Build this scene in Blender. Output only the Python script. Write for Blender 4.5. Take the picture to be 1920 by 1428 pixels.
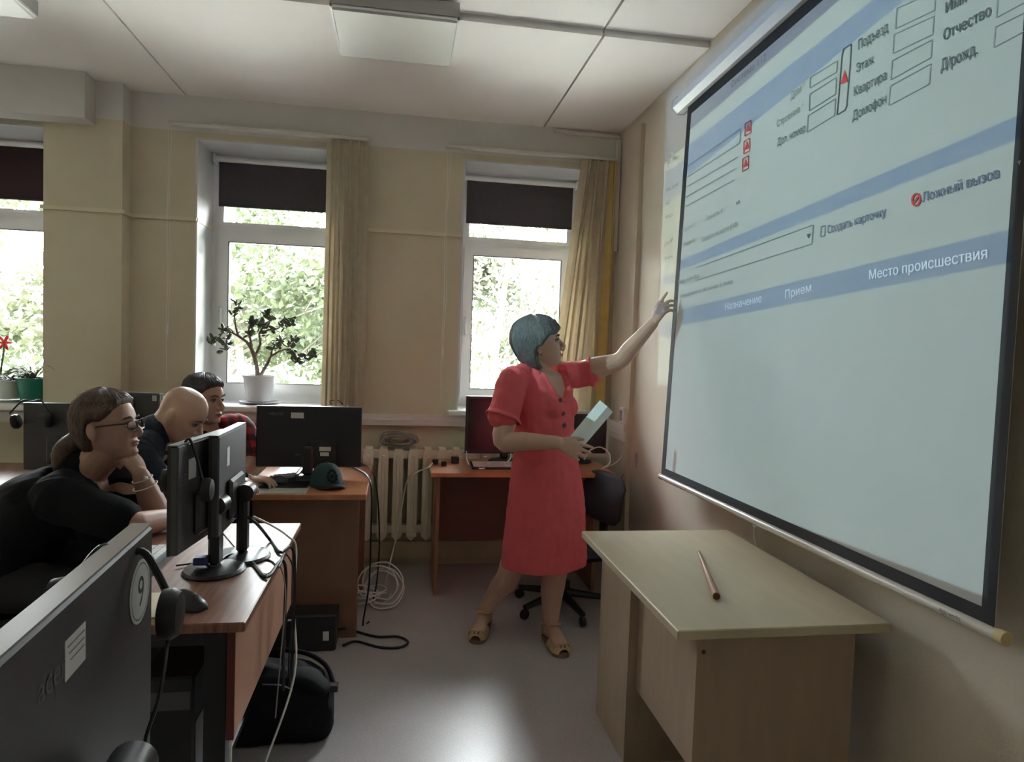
import bpy, bmesh, math, random
import numpy as np
from mathutils import Vector, Matrix, noise
random.seed(7)
SC = bpy.context.scene
COL = SC.collection
for o in list(bpy.data.objects): bpy.data.objects.remove(o)

# ------------------------------------------------------------------ camera
F, YAW, PITCH, ROLL, CAMH = 1280.0, 0.1620147, -0.04819816, 0.03489135, 1.47
def _axes():
    cy, sy, cp, sp = math.cos(YAW), math.sin(YAW), math.cos(PITCH), math.sin(PITCH)
    f = Vector((sy*cp, cy*cp, sp)); r = Vector((cy, -sy, 0)); u = r.cross(f)
    cr, sr = math.cos(ROLL), math.sin(ROLL)
    return cr*r+sr*u, -sr*r+cr*u, f
CR, CU, CF = _axes()
CP = Vector((0, 0, CAMH))
cam = bpy.data.cameras.new('camera'); cam.sensor_fit = 'HORIZONTAL'; cam.sensor_width = 36; cam.lens = F*36/1920
cam.clip_start = 0.05; cam.clip_end = 200
camo = bpy.data.objects.new('camera', cam); COL.objects.link(camo)
camo.matrix_world = Matrix(((CR.x, CU.x, -CF.x, 0), (CR.y, CU.y, -CF.y, 0), (CR.z, CU.z, -CF.z, CAMH), (0, 0, 0, 1)))
SC.camera = camo
def ray(x, y): return CR*((x-960)/F) - CU*((y-714)/F) + CF
def onz(x, y, z): d = ray(x, y); return CP + d*((z-CAMH)/d.z)
def onx(x, y, X): d = ray(x, y); return CP + d*(X/d.x)
def ony(x, y, Y): d = ray(x, y); return CP + d*(Y/d.y)

# ------------------------------------------------------------------ view, world
vs = SC.view_settings
vs.view_transform = 'Standard'; vs.look = 'None'; vs.gamma = 1; vs.use_curve_mapping = False
vs.exposure = 3.05
cy_ = SC.cycles
cy_.max_bounces = 10; cy_.diffuse_bounces = 6; cy_.glossy_bounces = 4; cy_.transparent_max_bounces = 12
cy_.transmission_bounces = 4; cy_.sample_clamp_indirect = 6; cy_.caustics_reflective = False; cy_.caustics_refractive = False
cy_.use_denoising = True
W = bpy.data.worlds.new('overcast_sky'); SC.world = W; W.use_nodes = True
SKY = 9.0
_bg = W.node_tree.nodes['Background']; _bg.inputs[0].default_value = (0.94, 0.97, 1.0, 1); _bg.inputs[1].default_value = SKY

# openings of the window wall: x0, x1 (z 1.03 .. 2.70); the unseen last one continues the row, widened to brighten the room
WIN = [(-3.02, -2.09), (-1.285, -0.41), (0.37, 1.25), (-5.1, -3.5)]
WINL = []           # side windows outside the frame: y0, y1 in the left wall
XL, YF, ZC = -5.4, -3.4, 2.95
WZ0, WZ1, WY, WT = 1.03, 2.70, 4.55, 0.42
for i, (a, b) in enumerate(WIN):                     # portals only guide the sky light through the openings
    l = bpy.data.lights.new('window_portal', 'AREA'); l.shape = 'RECTANGLE'; l.size = b-a; l.size_y = WZ1-WZ0
    l.cycles.is_portal = True
    o = bpy.data.objects.new('window_portal', l); COL.objects.link(o)
    o.location = ((a+b)/2, WY+WT+0.03, (WZ0+WZ1)/2); o.rotation_euler = (math.radians(-90), 0, 0)

for a, b in WINL:
    l = bpy.data.lights.new('window_portal', 'AREA'); l.shape = 'RECTANGLE'; l.size = WZ1-WZ0; l.size_y = b-a
    l.cycles.is_portal = True
    o = bpy.data.objects.new('window_portal', l); COL.objects.link(o)
    o.location = (XL-0.25, (a+b)/2, (WZ0+WZ1)/2); o.rotation_euler = (0, math.radians(-90), 0)

# ------------------------------------------------------------------ projector light (beam of the projector on the ceiling)
XW = 1.43                                            # face of the screen wall
PP = Vector((-1.45, 2.35, 2.62))
PROJ_POWER = 25.0
def scr(x, y):                                       # photo pixel -> point on the hanging screen (its foot hangs a little out)
    X = 1.37
    for _ in range(6):
        p = onx(x, y, X); X = 1.33 + 0.04*min(1, max(0, (p.z-0.86)/1.82))
    return p
def uv(p): d = p-PP; return d.y/d.x, d.z/d.x
def projector():
    l = bpy.data.lights.new('projector_beam', 'SPOT'); l.energy = PROJ_POWER; l.spot_size = math.radians(95); l.spot_blend = 0.0
    l.shadow_soft_size = 0.003; l.color = (1, 1, 1)
    o = bpy.data.objects.new('projector_beam', l); COL.objects.link(o)
    o.matrix_world = Matrix(((0, 0, -1, PP.x), (-1, 0, 0, PP.y), (0, 1, 0, PP.z), (0, 0, 0, 1)))
    l.use_nodes = True; nt = l.node_tree; N = nt.nodes; L = nt.links
    em = [n for n in N if n.type == 'EMISSION'][0]
    tc = N.new('ShaderNodeTexCoord'); sx = N.new('ShaderNodeSeparateXYZ'); L.new(tc.outputs['Normal'], sx.inputs[0])
    def m(op, a, b=None):
        n = N.new('ShaderNodeMath'); n.operation = op
        for i, v in enumerate((a, b)):
            if v is None: continue
            if isinstance(v, (int, float)): n.inputs[i].default_value = v
            else: L.new(v, n.inputs[i])
        return n.outputs[0]
    U = m('DIVIDE', sx.outputs[0], sx.outputs[2]); V = m('MULTIPLY', m('DIVIDE', sx.outputs[1], sx.outputs[2]), -1.0)
    def side(p, q, sgn):                             # 1 where the ray is on the wanted side of the line p-q
        (u0, v0), (u1, v1) = p, q
        a, b = (v1-v0), -(u1-u0); c = -(a*u0+b*v0); k = 1/math.hypot(a, b)
        s = m('ADD', m('ADD', m('MULTIPLY', U, a*k), m('MULTIPLY', V, b*k)), c*k)
        s = m('MULTIPLY', s, sgn*450.0); s = m('ADD', s, 0.5)
        n = N.new('ShaderNodeClamp'); L.new(s, n.inputs[0]); return n.outputs[0]
    def above(p, q): 
        p, q = uv(p), uv(q)
        if p[0] < q[0]: p, q = q, p
        return side(p, q, 1.0)                       # left (larger y) to right: a = dv, b = -du > 0 -> positive above
    w = lambda x, y: onx(x, y, XW)
    left = side(uv(w(1249, 190)), uv(w(1236, 600)), 1.0)
    bottom = above(scr(1380, 941), scr(1851, 1120))
    right = side(uv(scr(1903, 420)), uv(scr(1851, 1130)), -1.0)
    white, grey, blue = (0.55, 0.86, 0.88), (0.09, 0.23, 0.44), (0.16, 0.45, 0.78)
    col = None
    def mix(fac, a, b):
        n = N.new('ShaderNodeMix'); n.data_type = 'RGBA'; L.new(fac, n.inputs[0])
        for i, v in ((6, a), (7, b)):
            if isinstance(v, tuple): n.inputs[i].default_value = (*v, 1)
            else: L.new(v, n.inputs[i])
        return n.outputs[2]
    edges = [((1290, 607), (1907, 490), blue), ((1305, 573), (1910, 426), white), ((1326, 487), (1920, 257), blue), ((1326, 466), (1920, 212), white),
             ((1391, 248), (1578, 97), blue), ((1290, 273), (1637, 0), white), ((1290, 248), (1574, 0), grey)]
    col = white
    for p, q, c in edges: col = mix(above(scr(*p), scr(*q)), col, c)
    top = above(Vector((XW, 3.5, 2.93)), Vector((XW, 1.5, 2.93)))
    below = m('SUBTRACT', 1.0, top)
    mask = m('MULTIPLY', m('MULTIPLY', m('MULTIPLY', left, bottom), right), below)
    L.new(col, em.inputs['Color']); L.new(mask, em.inputs['Strength'])
projector()

# ------------------------------------------------------------------ materials
MATS = {}
def mat(name, col, rough=0.6, var=0.06, scale=8.0, bump=0.0, bscale=60.0, metal=0.0, spec=0.5, stretch=None, col2=None, trans=None, coat=0.0):
    """principled material; noise varies the colour by `var` or mixes towards col2; fine bump"""
    if name in MATS: return MATS[name]
    m = bpy.data.materials.new(name); m.use_nodes = True; nt = m.node_tree; N = nt.nodes; L = nt.links
    b = N['Principled BSDF']; b.inputs['Roughness'].default_value = rough; b.inputs['Metallic'].default_value = metal
    b.inputs['Specular IOR Level'].default_value = spec
    if coat: b.inputs['Coat Weight'].default_value = coat
    tc = N.new('ShaderNodeTexCoord'); mp = N.new('ShaderNodeMapping'); L.new(tc.outputs['Object'], mp.inputs[0])
    if stretch: mp.inputs['Scale'].default_value = stretch
    nz = N.new('ShaderNodeTexNoise'); nz.inputs['Scale'].default_value = scale; nz.inputs['Detail'].default_value = 5
    L.new(mp.outputs[0], nz.inputs['Vector'])
    rp = N.new('ShaderNodeValToRGB'); L.new(nz.outputs['Fac'], rp.inputs[0])
    c2 = col2 if col2 else tuple(min(1, c*(1+var)) for c in col); c1 = col if col2 else tuple(c*(1-var) for c in col)
    rp.color_ramp.elements[0].position = 0.3; rp.color_ramp.elements[1].position = 0.7
    rp.color_ramp.elements[0].color = (*c1, 1); rp.color_ramp.elements[1].color = (*c2, 1)
    L.new(rp.outputs[0], b.inputs['Base Color'])
    if bump:
        n2 = N.new('ShaderNodeTexNoise'); n2.inputs['Scale'].default_value = bscale; n2.inputs['Detail'].default_value = 3
        L.new(mp.outputs[0], n2.inputs['Vector'])
        bp = N.new('ShaderNodeBump'); bp.inputs['Strength'].default_value = bump; bp.inputs['Distance'].default_value = 0.01
        L.new(n2.outputs['Fac'], bp.inputs['Height']); L.new(bp.outputs[0], b.inputs['Normal'])
    if trans:
        t = N.new('ShaderNodeBsdfTranslucent'); L.new(rp.outputs[0], t.inputs[0])
        ms = N.new('ShaderNodeMixShader'); ms.inputs[0].default_value = trans
        L.new(b.outputs[0], ms.inputs[1]); L.new(t.outputs[0], ms.inputs[2])
        L.new(ms.outputs[0], N['Material Output'].inputs[0])
    MATS[name] = m; return m

# ------------------------------------------------------------------ mesh helpers
class MB:
    """collects geometry; build() links it as one mesh object"""
    def __init__(s): s.v = []; s.f = []; s.mi = []
    def add(s, vs_, fs, mi=0):
        o = len(s.v); s.v += [tuple(v) for v in vs_]; s.f += [tuple(i+o for i in f) for f in fs]; s.mi += [mi]*len(fs); return s
    def box(s, a, b, mi=0, M=None):
        (x0, y0, z0), (x1, y1, z1) = a, b
        v = [(x0,y0,z0),(x1,y0,z0),(x1,y1,z0),(x0,y1,z0),(x0,y0,z1),(x1,y0,z1),(x1,y1,z1),(x0,y1,z1)]
        if M: v = [M @ Vector(p) for p in v]
        return s.add(v, [(0,3,2,1),(4,5,6,7),(0,1,5,4),(1,2,6,5),(2,3,7,6),(3,0,4,7)], mi)
    def rbox(s, a, b, r=0.01, mi=0, M=None):         # box with chamfered edges
        (x0, y0, z0), (x1, y1, z1) = a, b
        r = min(r, (x1-x0)/2.01, (y1-y0)/2.01, (z1-z0)/2.01); bm = bmesh.new()
        for x in (x0, x1):
            for y in (y0, y1):
                for z in (z0, z1):
                    i = 1 if x == x0 else -1; j = 1 if y == y0 else -1; k = 1 if z == z0 else -1
                    bm.verts.new((x+i*r, y+j*r, z)); bm.verts.new((x+i*r, y, z+k*r)); bm.verts.new((x, y+j*r, z+k*r))
        bmesh.ops.convex_hull(bm, input=bm.verts); return s.bm(bm, mi, M)
    def bm(s, bm, mi=0, M=None):
        bm.verts.index_update()
        s.add([(M @ v.co if M else v.co) for v in bm.verts], [[v.index for v in f.verts] for f in bm.faces], mi); bm.free(); return s
    def prism(s, pts, d, mi=0):                      # polygon (3d points) extruded by vector d
        n = len(pts); d = Vector(d); v = [Vector(p) for p in pts]; v += [p+d for p in v]
        return s.add(v, [tuple(range(n))[::-1], tuple(range(n, 2*n))]+[(i, (i+1) % n, (i+1) % n+n, i+n) for i in range(n)], mi)
    def rings(s, rings, caps=True, mi=0, closed=True):
        n = len(rings[0]); o = len(s.v)
        v = [p for r in rings for p in r]; f = []
        for k in range(len(rings)-1):
            for i in range(n if closed else n-1):
                j = (i+1) % n; f.append((k*n+i, k*n+j, (k+1)*n+j, (k+1)*n+i))
        if caps: f.append(tuple(range(n))[::-1]); f.append(tuple((len(rings)-1)*n+i for i in range(n)))
        return s.add(v, f, mi)
    def tube(s, pts, r, n=8, caps=True, mi=0):
        pts = [Vector(p) for p in pts]; R = []; prev = None
        for i, p in enumerate(pts):
            t = (pts[min(i+1, len(pts)-1)]-pts[max(i-1, 0)]).normalized()
            if prev is None: a = Vector((0, 0, 1)) if abs(t.z) < 0.9 else Vector((1, 0, 0))
            else: a = prev
            a = (a-t*a.dot(t)).normalized(); prev = a; b = t.cross(a)
            rr = r[i] if isinstance(r, (list, tuple)) else r
            R.append([p+(a*math.cos(2*math.pi*k/n)+b*math.sin(2*math.pi*k/n))*rr for k in range(n)])
        return s.rings(R, caps, mi)
    def lathe(s, prof, c=(0, 0, 0), n=24, mi=0, M=None, sx=1.0):   # prof: (r, z)
        R = []
        for r, z in prof:
            ring = [Vector((r*sx*math.cos(2*math.pi*k/n), r*math.sin(2*math.pi*k/n), z)) for k in range(n)]
            R.append([(M @ p if M else p)+Vector(c) for p in ring])
        return s.rings(R, True, mi)
    def ell(s, c, r, M=None, n=12, m=8, mi=0):
        R = []
        for j in range(1, m):
            a = -math.pi/2+math.pi*j/m
            R.append([Vector((r[0]*math.cos(a)*math.cos(2*math.pi*k/n), r[1]*math.cos(a)*math.sin(2*math.pi*k/n), r[2]*math.sin(a))) for k in range(n)])
        R = [[(M @ p if M else p)+Vector(c) for p in q] for q in R]
        b = Vector((0, 0, -r[2])); t = Vector((0, 0, r[2])); b = (M @ b if M else b)+Vector(c); t = (M @ t if M else t)+Vector(c)
        o = len(s.v); s.rings(R, False, mi); L0 = len(s.v); s.v += [tuple(b), tuple(t)]
        for k in range(n):
            s.f.append((L0, o+(k+1) % n, o+k)); s.mi.append(mi)
            s.f.append((L0+1, o+(m-2)*n+k, o+(m-2)*n+(k+1) % n)); s.mi.append(mi)
        return s
    def mesh(s, name, mats, org=(0, 0, 0), smooth=False, fix=True):
        me = bpy.data.meshes.new(name); ox = Vector(org)
        me.from_pydata([tuple(Vector(v)-ox) for v in s.v], [], s.f)
        if not isinstance(mats, (list, tuple)): mats = [mats]
        for m in mats: me.materials.append(m)
        me.polygons.foreach_set('material_index', s.mi)
        if fix:
            bm = bmesh.new(); bm.from_mesh(me); bmesh.ops.recalc_face_normals(bm, faces=bm.faces); bm.to_mesh(me); bm.free()
        if smooth:
            me.polygons.foreach_set('use_smooth', [True]*len(me.polygons))
            if smooth != 2: me.set_sharp_from_angle(angle=math.radians(40))
        me.update(); return me
    def build(s, name, mats, parent=None, smooth=False, world=True, fix=True):
        """world=True: geometry is in world coordinates (parent unrotated)"""
        if parent is not None: org = parent_loc(parent) if world else (0, 0, 0)
        else: org = base_of(s.v) if world else (0, 0, 0)
        o = bpy.data.objects.new(name, s.mesh(name, mats, org, smooth, fix)); COL.objects.link(o)
        if parent is not None: o.parent = parent
        elif world: o.location = org
        return o
def base_of(v):
    a = np.array(v); return Vector(((a[:, 0].min()+a[:, 0].max())/2, (a[:, 1].min()+a[:, 1].max())/2, a[:, 2].min()))
def parent_loc(p):
    l = Vector(p.location)
    while p.parent is not None: p = p.parent; l = l+Vector(p.location)
    return l
def tag(o, label, cat, group=None, kind=None):
    o['label'] = label; o['category'] = cat
    if group: o['group'] = group
    if kind: o['kind'] = kind
    return o
def thing(name, label, cat, loc=(0, 0, 0), rotz=0.0, group=None):
    o = bpy.data.objects.new(name, None); COL.objects.link(o); o.empty_display_size = 0.1
    o.location = loc; o.rotation_euler = (0, 0, rotz); return tag(o, label, cat, group)
def struct(o, label, cat): o['kind'] = 'structure'; return tag(o, label, cat)
def sroot(name, label, cat, loc=(0, 0, 0)):
    o = bpy.data.objects.new(name, None); COL.objects.link(o); o.location = loc; return struct(o, label, cat)
def dup(o, parent=None):
    c = o.copy(); COL.objects.link(c)
    if parent is not None: c.parent = parent
    for ch in list(o.children): dup(ch, c)
    return c
def spline(pts, n=8):                                # Catmull-Rom through points
    P = [Vector(p) for p in pts]; P = [2*P[0]-P[1]]+P+[2*P[-1]-P[-2]]; out = []
    for i in range(1, len(P)-2):
        for k in range(n):
            t = k/n; a, b, c, d = P[i-1], P[i], P[i+1], P[i+2]
            out.append(0.5*((2*b)+(c-a)*t+(2*a-5*b+4*c-d)*t*t+(3*b-a-3*c+d)*t**3))
    out.append(P[-2]); return out
# ================================================================== the room
def wall_mat(name, low, high, zsplit):
    m = mat(name, low, 0.75, 0.04, 3.0, 0.15, 90)
    nt = m.node_tree; N = nt.nodes; L = nt.links; b = N['Principled BSDF']
    g = N.new('ShaderNodeNewGeometry'); s = N.new('ShaderNodeSeparateXYZ'); L.new(g.outputs['Position'], s.inputs[0])
    c = N.new('ShaderNodeMath'); c.operation = 'GREATER_THAN'; c.inputs[1].default_value = zsplit; L.new(s.outputs[2], c.inputs[0])
    src = b.inputs['Base Color'].links[0].from_socket
    x = N.new('ShaderNodeMix'); x.data_type = 'RGBA'; L.new(c.outputs[0], x.inputs[0]); L.new(src, x.inputs[6]); x.inputs[7].default_value = (*high, 1)
    L.new(x.outputs[2], b.inputs['Base Color']); return m
M_WALL = wall_mat('cream_paint_white_band', (0.62, 0.56, 0.415), (0.68, 0.66, 0.635), 2.735)
M_RWALL = mat('pale_cream_paint', (0.64, 0.575, 0.485), 0.7, 0.03, 2.5, 0.12, 90)
M_CEIL = mat('white_ceiling_paint', (0.90, 0.87, 0.835), 0.8, 0.02, 2.0, 0.05, 60)
M_WHITE = mat('white_plastic', (0.84, 0.84, 0.84), 0.35, 0.02)
M_PLASTER = mat('white_reveal_plaster', (0.62, 0.62, 0.62), 0.6, 0.03, 5, 0.05, 50)
M_TRIM = mat('cream_painted_trim', (0.68, 0.60, 0.44), 0.5, 0.03)
M_TRUNK = mat('white_cable_trunking', (0.70, 0.66, 0.62), 0.45, 0.03)
M_PIPE = mat('yellowed_paint', (0.68, 0.57, 0.40), 0.5, 0.12, 4)
def floor_mat():
    m = mat('grey_speckled_linoleum', (0.47, 0.435, 0.45), 0.33, 0.08, 2.5, 0.03, 30, spec=0.6)
    nt = m.node_tree; N = nt.nodes; L = nt.links; b = N['Principled BSDF']
    src = b.inputs['Base Color'].links[0].from_socket
    tc = [n for n in N if n.type == 'TEX_COORD'][0]
    v = N.new('ShaderNodeTexNoise'); v.inputs['Scale'].default_value = 210; v.inputs['Detail'].default_value = 2; L.new(tc.outputs['Object'], v.inputs['Vector'])
    r = N.new('ShaderNodeValToRGB'); L.new(v.outputs['Fac'], r.inputs[0])
    r.color_ramp.elements[0].position = 0.38; r.color_ramp.elements[0].color = (0.55, 0.55, 0.55, 1); r.color_ramp.elements[1].position = 0.48; r.color_ramp.elements[1].color = (1, 1, 1, 1)
    x = N.new('ShaderNodeMix'); x.data_type = 'RGBA'; x.blend_type = 'MULTIPLY'; x.inputs[0].default_value = 0.45
    L.new(src, x.inputs[6]); L.new(r.outputs[0], x.inputs[7]); L.new(x.outputs[2], b.inputs['Base Color']); return m
M_FLOOR = floor_mat()
struct(MB().box((XL-.2, YF-.2, -0.12), (XW+.2, WY+WT, 0)).build('floor', M_FLOOR), 'grey speckled linoleum floor of the classroom', 'floor')
# window wall with openings
w = MB(); xs = [XL]
for a, b in sorted(WIN): xs += [a, b]
xs.append(XW+0.2)
for i in range(0, len(xs), 2): w.box((xs[i], WY, 0), (xs[i+1], WY+WT, 3.2))
for a, b in WIN: w.box((a, WY, 0), (b, WY+WT, WZ0)); w.box((a, WY, WZ1), (b, WY+WT, 3.2))
struct(w.build('wall_back', M_WALL), 'cream wall with the windows and a white band at the ceiling', 'wall')
struct(MB().box((XW, YF-.2, 0), (XW+.2, WY, 3.2)).build('wall_right', M_RWALL), 'pale cream wall behind the projection screen', 'wall')
wlm = MB(); ys = [YF-.2]
for a, b in WINL: ys += [a, b]
ys.append(WY)
for i in range(0, len(ys), 2): wlm.box((XL-.2, ys[i], 0), (XL, ys[i+1], 3.2))
for a, b in WINL: wlm.box((XL-.2, a, 0), (XL, b, WZ0)); wlm.box((XL-.2, a, WZ1), (XL, b, 3.2))
struct(wlm.build('wall_left', M_WALL), 'cream wall at the far left end of the room', 'wall')
struct(MB().box((XL, YF-.2, 0), (XW, YF, 3.2)).build('wall_front', M_WALL), 'cream wall behind the viewer', 'wall')
# ceiling: slab above, boards below with recessed joints
cl = struct(MB().box((XL-.2, YF-.2, 3.02), (XW+.2, WY+WT, 3.2)).build('ceiling', M_CEIL), 'off-white ceiling of large boards with dark joints', 'ceiling')
XB = [XL, -4.3, -2.9, -1.35, 0.90, XW]; YB = [YF, -1.7, 0.0, 1.6, 3.18, WY]
for i in range(5):
    for j in range(5):
        z = ZC if j == 4 else ZC+0.028
        g = 0.006 if XB[i+1] != -1.35 else 0.003
        MB().box((XB[i]+(g if i else 0), YB[j]+(0.006 if j else 0), z), (XB[i+1]-(g if i < 4 else 0), YB[j+1]-(0.006 if j < 4 else 0), 3.04)).build('board', M_CEIL, cl)
# pilaster, beam box, strips and trunking
struct(MB().box((-2.09, 4.43, 0), (-1.662, WY, ZC)).build('trim_1', M_WALL), 'cream pilaster right of the plant window', 'pilaster')
struct(MB().box((-3.1, 4.29, 2.69), (-1.81, 4.43, ZC)).build('trim_2', mat('white_box_paint', (0.62, 0.60, 0.57), 0.7, 0.02)), 'white boxed beam over the plant window', 'beam')
t = MB()
def strip(t, z0, z1, d):
    t.box((-2.10, 4.43-d, z0), (-1.662+d, 4.43, z1)).box((-1.662, 4.43, z0), (-1.662+d, WY, z1)).box((-1.662+d, WY-d, z0), (-1.275, WY, z1)).box((-0.41, WY-d, z0), (0.375, WY, z1)).box((-1.285, WY, z0), (-1.270, WY+0.36, z1))
strip(t, 2.187, 2.209, 0.018)
struct(t.build('trim_3', M_TRIM), 'thin cream wire strip along the wall and round the pilaster', 'wire strip')
t = MB().box((-3.9, 4.36, .94), (-2.09, 4.43, 1.0)).box((-2.09, 4.36, .94), (-1.60, 4.43, 1.0)).box((-1.662, WY-.05, .94), (XW, WY, 1.008)).box((-1.662, WY-.056, .968), (XW, WY-.05, .980))
struct(t.build('trim_4', M_TRUNK), 'white cable trunking under the window sills', 'cable trunking')
t = MB().box((XW-.035, 4.11, .905), (XW, WY-.06, .945)).box((XW-.035, 4.11, .965), (XW, WY-.06, 1.01)).box((XW-.022, 4.11, .945), (XW, WY-.06, .965))
struct(t.build('trim_5', M_TRUNK), 'double cable trunking turning the corner onto the screen wall', 'cable trunking')
struct(MB().box((XW-.028, 4.045, 0), (XW, 4.095, 2.86)).build('trim_6', mat('beige_duct', (0.58, 0.50, 0.40), 0.5, 0.05)), 'beige vertical duct on the screen wall near the corner', 'duct')
struct(MB().box((XW-.03, WY-.05, 2.15), (XW-.004, WY-.012, 2.90)).box((0.97, WY-.03, 2.91), (XW-.004, WY-.004, 2.93)).build('trim_7', M_TRUNK), 'white vertical cable duct in the window corner', 'duct')
struct(MB().box((-1.66, WY-.045, .06), (XW, WY, .17)).build('baseboard_back', M_PIPE), 'yellowed boxed skirting under the radiators', 'skirting')
struct(MB().box((XW-.015, YF, 0), (XW, 4.04, .07)).build('baseboard_right', M_PIPE), 'brownish skirting under the projection screen', 'skirting')

# ---------------------------------------------------------------- windows
def glass_mat():
    m = bpy.data.materials.new('window_glass'); m.use_nodes = True; N = m.node_tree.nodes; L = m.node_tree.links
    N.remove(N['Principled BSDF']); t = N.new('ShaderNodeBsdfTransparent'); g = N.new('ShaderNodeBsdfGlossy'); g.inputs['Roughness'].default_value = 0.02
    fr = N.new('ShaderNodeFresnel'); fr.inputs[0].default_value = 1.45
    ns = N.new('ShaderNodeTexNoise'); ns.inputs['Scale'].default_value = 3.0
    rp = N.new('ShaderNodeValToRGB'); rp.color_ramp.elements[0].color = (0.90, 0.93, 0.92, 1); rp.color_ramp.elements[1].color = (0.96, 0.98, 0.97, 1)
    L.new(ns.outputs['Fac'], rp.inputs[0]); L.new(rp.outputs[0], t.inputs[0])
    x = N.new('ShaderNodeMixShader'); L.new(fr.outputs[0], x.inputs[0]); L.new(t.outputs[0], x.inputs[1]); L.new(g.outputs[0], x.inputs[2])
    L.new(x.outputs[0], N['Material Output'].inputs[0]); return m
M_GLASS = glass_mat()
M_SEAL = mat('grey_gasket', (0.16, 0.17, 0.17), 0.7)
def frame(mb, x0, x1, z0, z1, wd, y0, y1):
    mb.box((x0, y0, z0), (x0+wd, y1, z1)).box((x1-wd, y0, z0), (x1, y1, z1)).box((x0+wd, y0, z0), (x1-wd, y1, z0+wd)).box((x0+wd, y0, z1-wd), (x1-wd, y1, z1)); return mb
wl = ['tall white window at the left edge with plants on its sill', 'tall white window with the jade plant on its sill', 'tall white window behind the woman in red', 'unseen window of the same row beyond the left edge, widened for more daylight']
for i, (a, b) in enumerate(WIN):
    wy = WY+0.35                                      # plane of the window frame
    r = sroot('window_%d' % (i+1), wl[i], 'window', ((a+b)/2, wy, WZ0))
    lin = MB()                                        # white lining of the opening
    lin.box((a, WY-.004, WZ0), (a+.012, WY+WT, WZ1)).box((b-.012, WY-.004, WZ0), (b, WY+WT, WZ1)).box((a+.012, WY-.004, WZ1-.012), (b-.012, WY+WT, WZ1))
    lin.build('lining', M_PLASTER, r)
    x0, x1, z0, z1 = a+.012, b-.012, 1.065, WZ1-.012
    frame(MB(), x0, x1, z0, z1, .055, wy, wy+.07).build('outer_frame', M_WHITE, r)
    MB().box((x0+.055, wy, 2.175), (x1-.055, wy+.07, 2.235)).build('transom', M_WHITE, r)
    s = frame(MB(), x0+.04, x1-.04, z0+.035, 2.185, .068, wy-.022, wy+.05).build('sash', M_WHITE, r)
    frame(MB(), x0+.106, x1-.106, z0+.101, 2.119, .006, wy-.0235, wy-.010).build('gasket', M_SEAL, s)
    MB().box((x0+.10, wy+.015, z0+.095), (x1-.10, wy+.020, 2.125)).build('pane', M_GLASS, s)
    MB().rbox((x0+.055, wy-.05, 1.55), (x0+.075, wy-.022, 1.68), .006).build('handle', M_WHITE, s)
    u = frame(MB(), x0+.05, x1-.05, 2.228, z1-.05, .022, wy-.006, wy+.05).build('upper_sash', M_WHITE, r)
    MB().box((x0+.07, wy+.015, 2.248), (x1-.07, wy+.020, z1-.07)).build('pane', M_GLASS, u)
    MB().box((a+.012, wy, WZ0), (b-.012, wy+.06, 1.066)).build('foot', M_WHITE, r)
    # sill board
    e = (-2.01 if i == 0 else b+0.03); yy = 4.31 if i == 0 else WY-.075
    sb = MB().rbox((a-.06, yy, WZ0-.022), (b-.012 if i == 0 else b+.05, WY-.004 if i else 4.43, WZ0+.015), .008)
    sb.box((a+.012, WY-.01 if i else 4.42, WZ0-.0), (b-.012, wy, WZ0+.015))
    if i == 0: sb.rbox((b-.03, 4.31, WZ0-.022), (-1.90, 4.43, WZ0+.015), .008)
    sb.build('sill', M_WHITE, r)
    # roller blind
    if i < 3:
        zb = [2.31, 2.352, 2.345][i]
        fab = mat('plum_blind_fabric', (0.035, 0.012, 0.016), 0.8, 0.1, 30, 0.1, 300) if i == 0 else mat('charcoal_blind_fabric', (0.068, 0.058, 0.066), 0.8, 0.08, 30, 0.1, 300)
        n = ['dark plum roller blind half down in the window at the left edge', 'charcoal roller blind half down in the window with the jade plant', 'charcoal roller blind half down in the window behind the woman in red'][i]
        q = thing('roller_blind', n, 'blind', ((a+b)/2, wy-.04, zb), 0, 'roller blinds')
        MB().tube([(x0+.03, wy-.05, z1-.035), (x1-.03, wy-.05, z1-.035)], .019, 12).build('roller', M_WHITE, q, True)
        MB().box((x0+.045, wy-.0365, zb), (x1-.045, wy-.033, z1-.035)).build('fabric', fab, q)
        MB().rbox((x0+.045, wy-.041, zb-.006), (x1-.045, wy-.029, zb+.012), .004).build('bottom_bar', fab, q)
        MB().rbox((x0+.012, wy-.075, z1-.065), (x0+.03, wy-.01, z1-.005), .004).build('bracket', M_WHITE, q)
        MB().rbox((x1-.03, wy-.075, z1-.065), (x1-.012, wy-.01, z1-.005), .004).build('bracket', M_WHITE, q)
        MB().tube([(x0+.022, wy-.06, z1-.05), (x0+.022, wy-.06, 1.95)], .003, 6).build('chain', M_WHITE, q)

for i, (a, b) in enumerate(WINL):
    r = sroot('window_%d' % (i+5), 'wide side window outside the picture, number %d from the back' % (i+1), 'window', (XL-.1, (a+b)/2, WZ0))
    f_ = MB(); xo = XL-.16
    for (y0_, y1_, z0_, z1_) in ((a, a+.06, WZ0, WZ1), (b-.06, b, WZ0, WZ1), ((a+b)/2-.03, (a+b)/2+.03, WZ0, WZ1), (a+.06, b-.06, WZ0, WZ0+.06), (a+.06, b-.06, WZ1-.06, WZ1)): f_.box((xo, y0_, z0_), (xo+.07, y1_, z1_))
    f_.build('frame', M_WHITE, r); MB().box((xo+.03, a+.05, WZ0+.05), (xo+.035, b-.05, WZ1-.05)).build('pane', M_GLASS, r)
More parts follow.
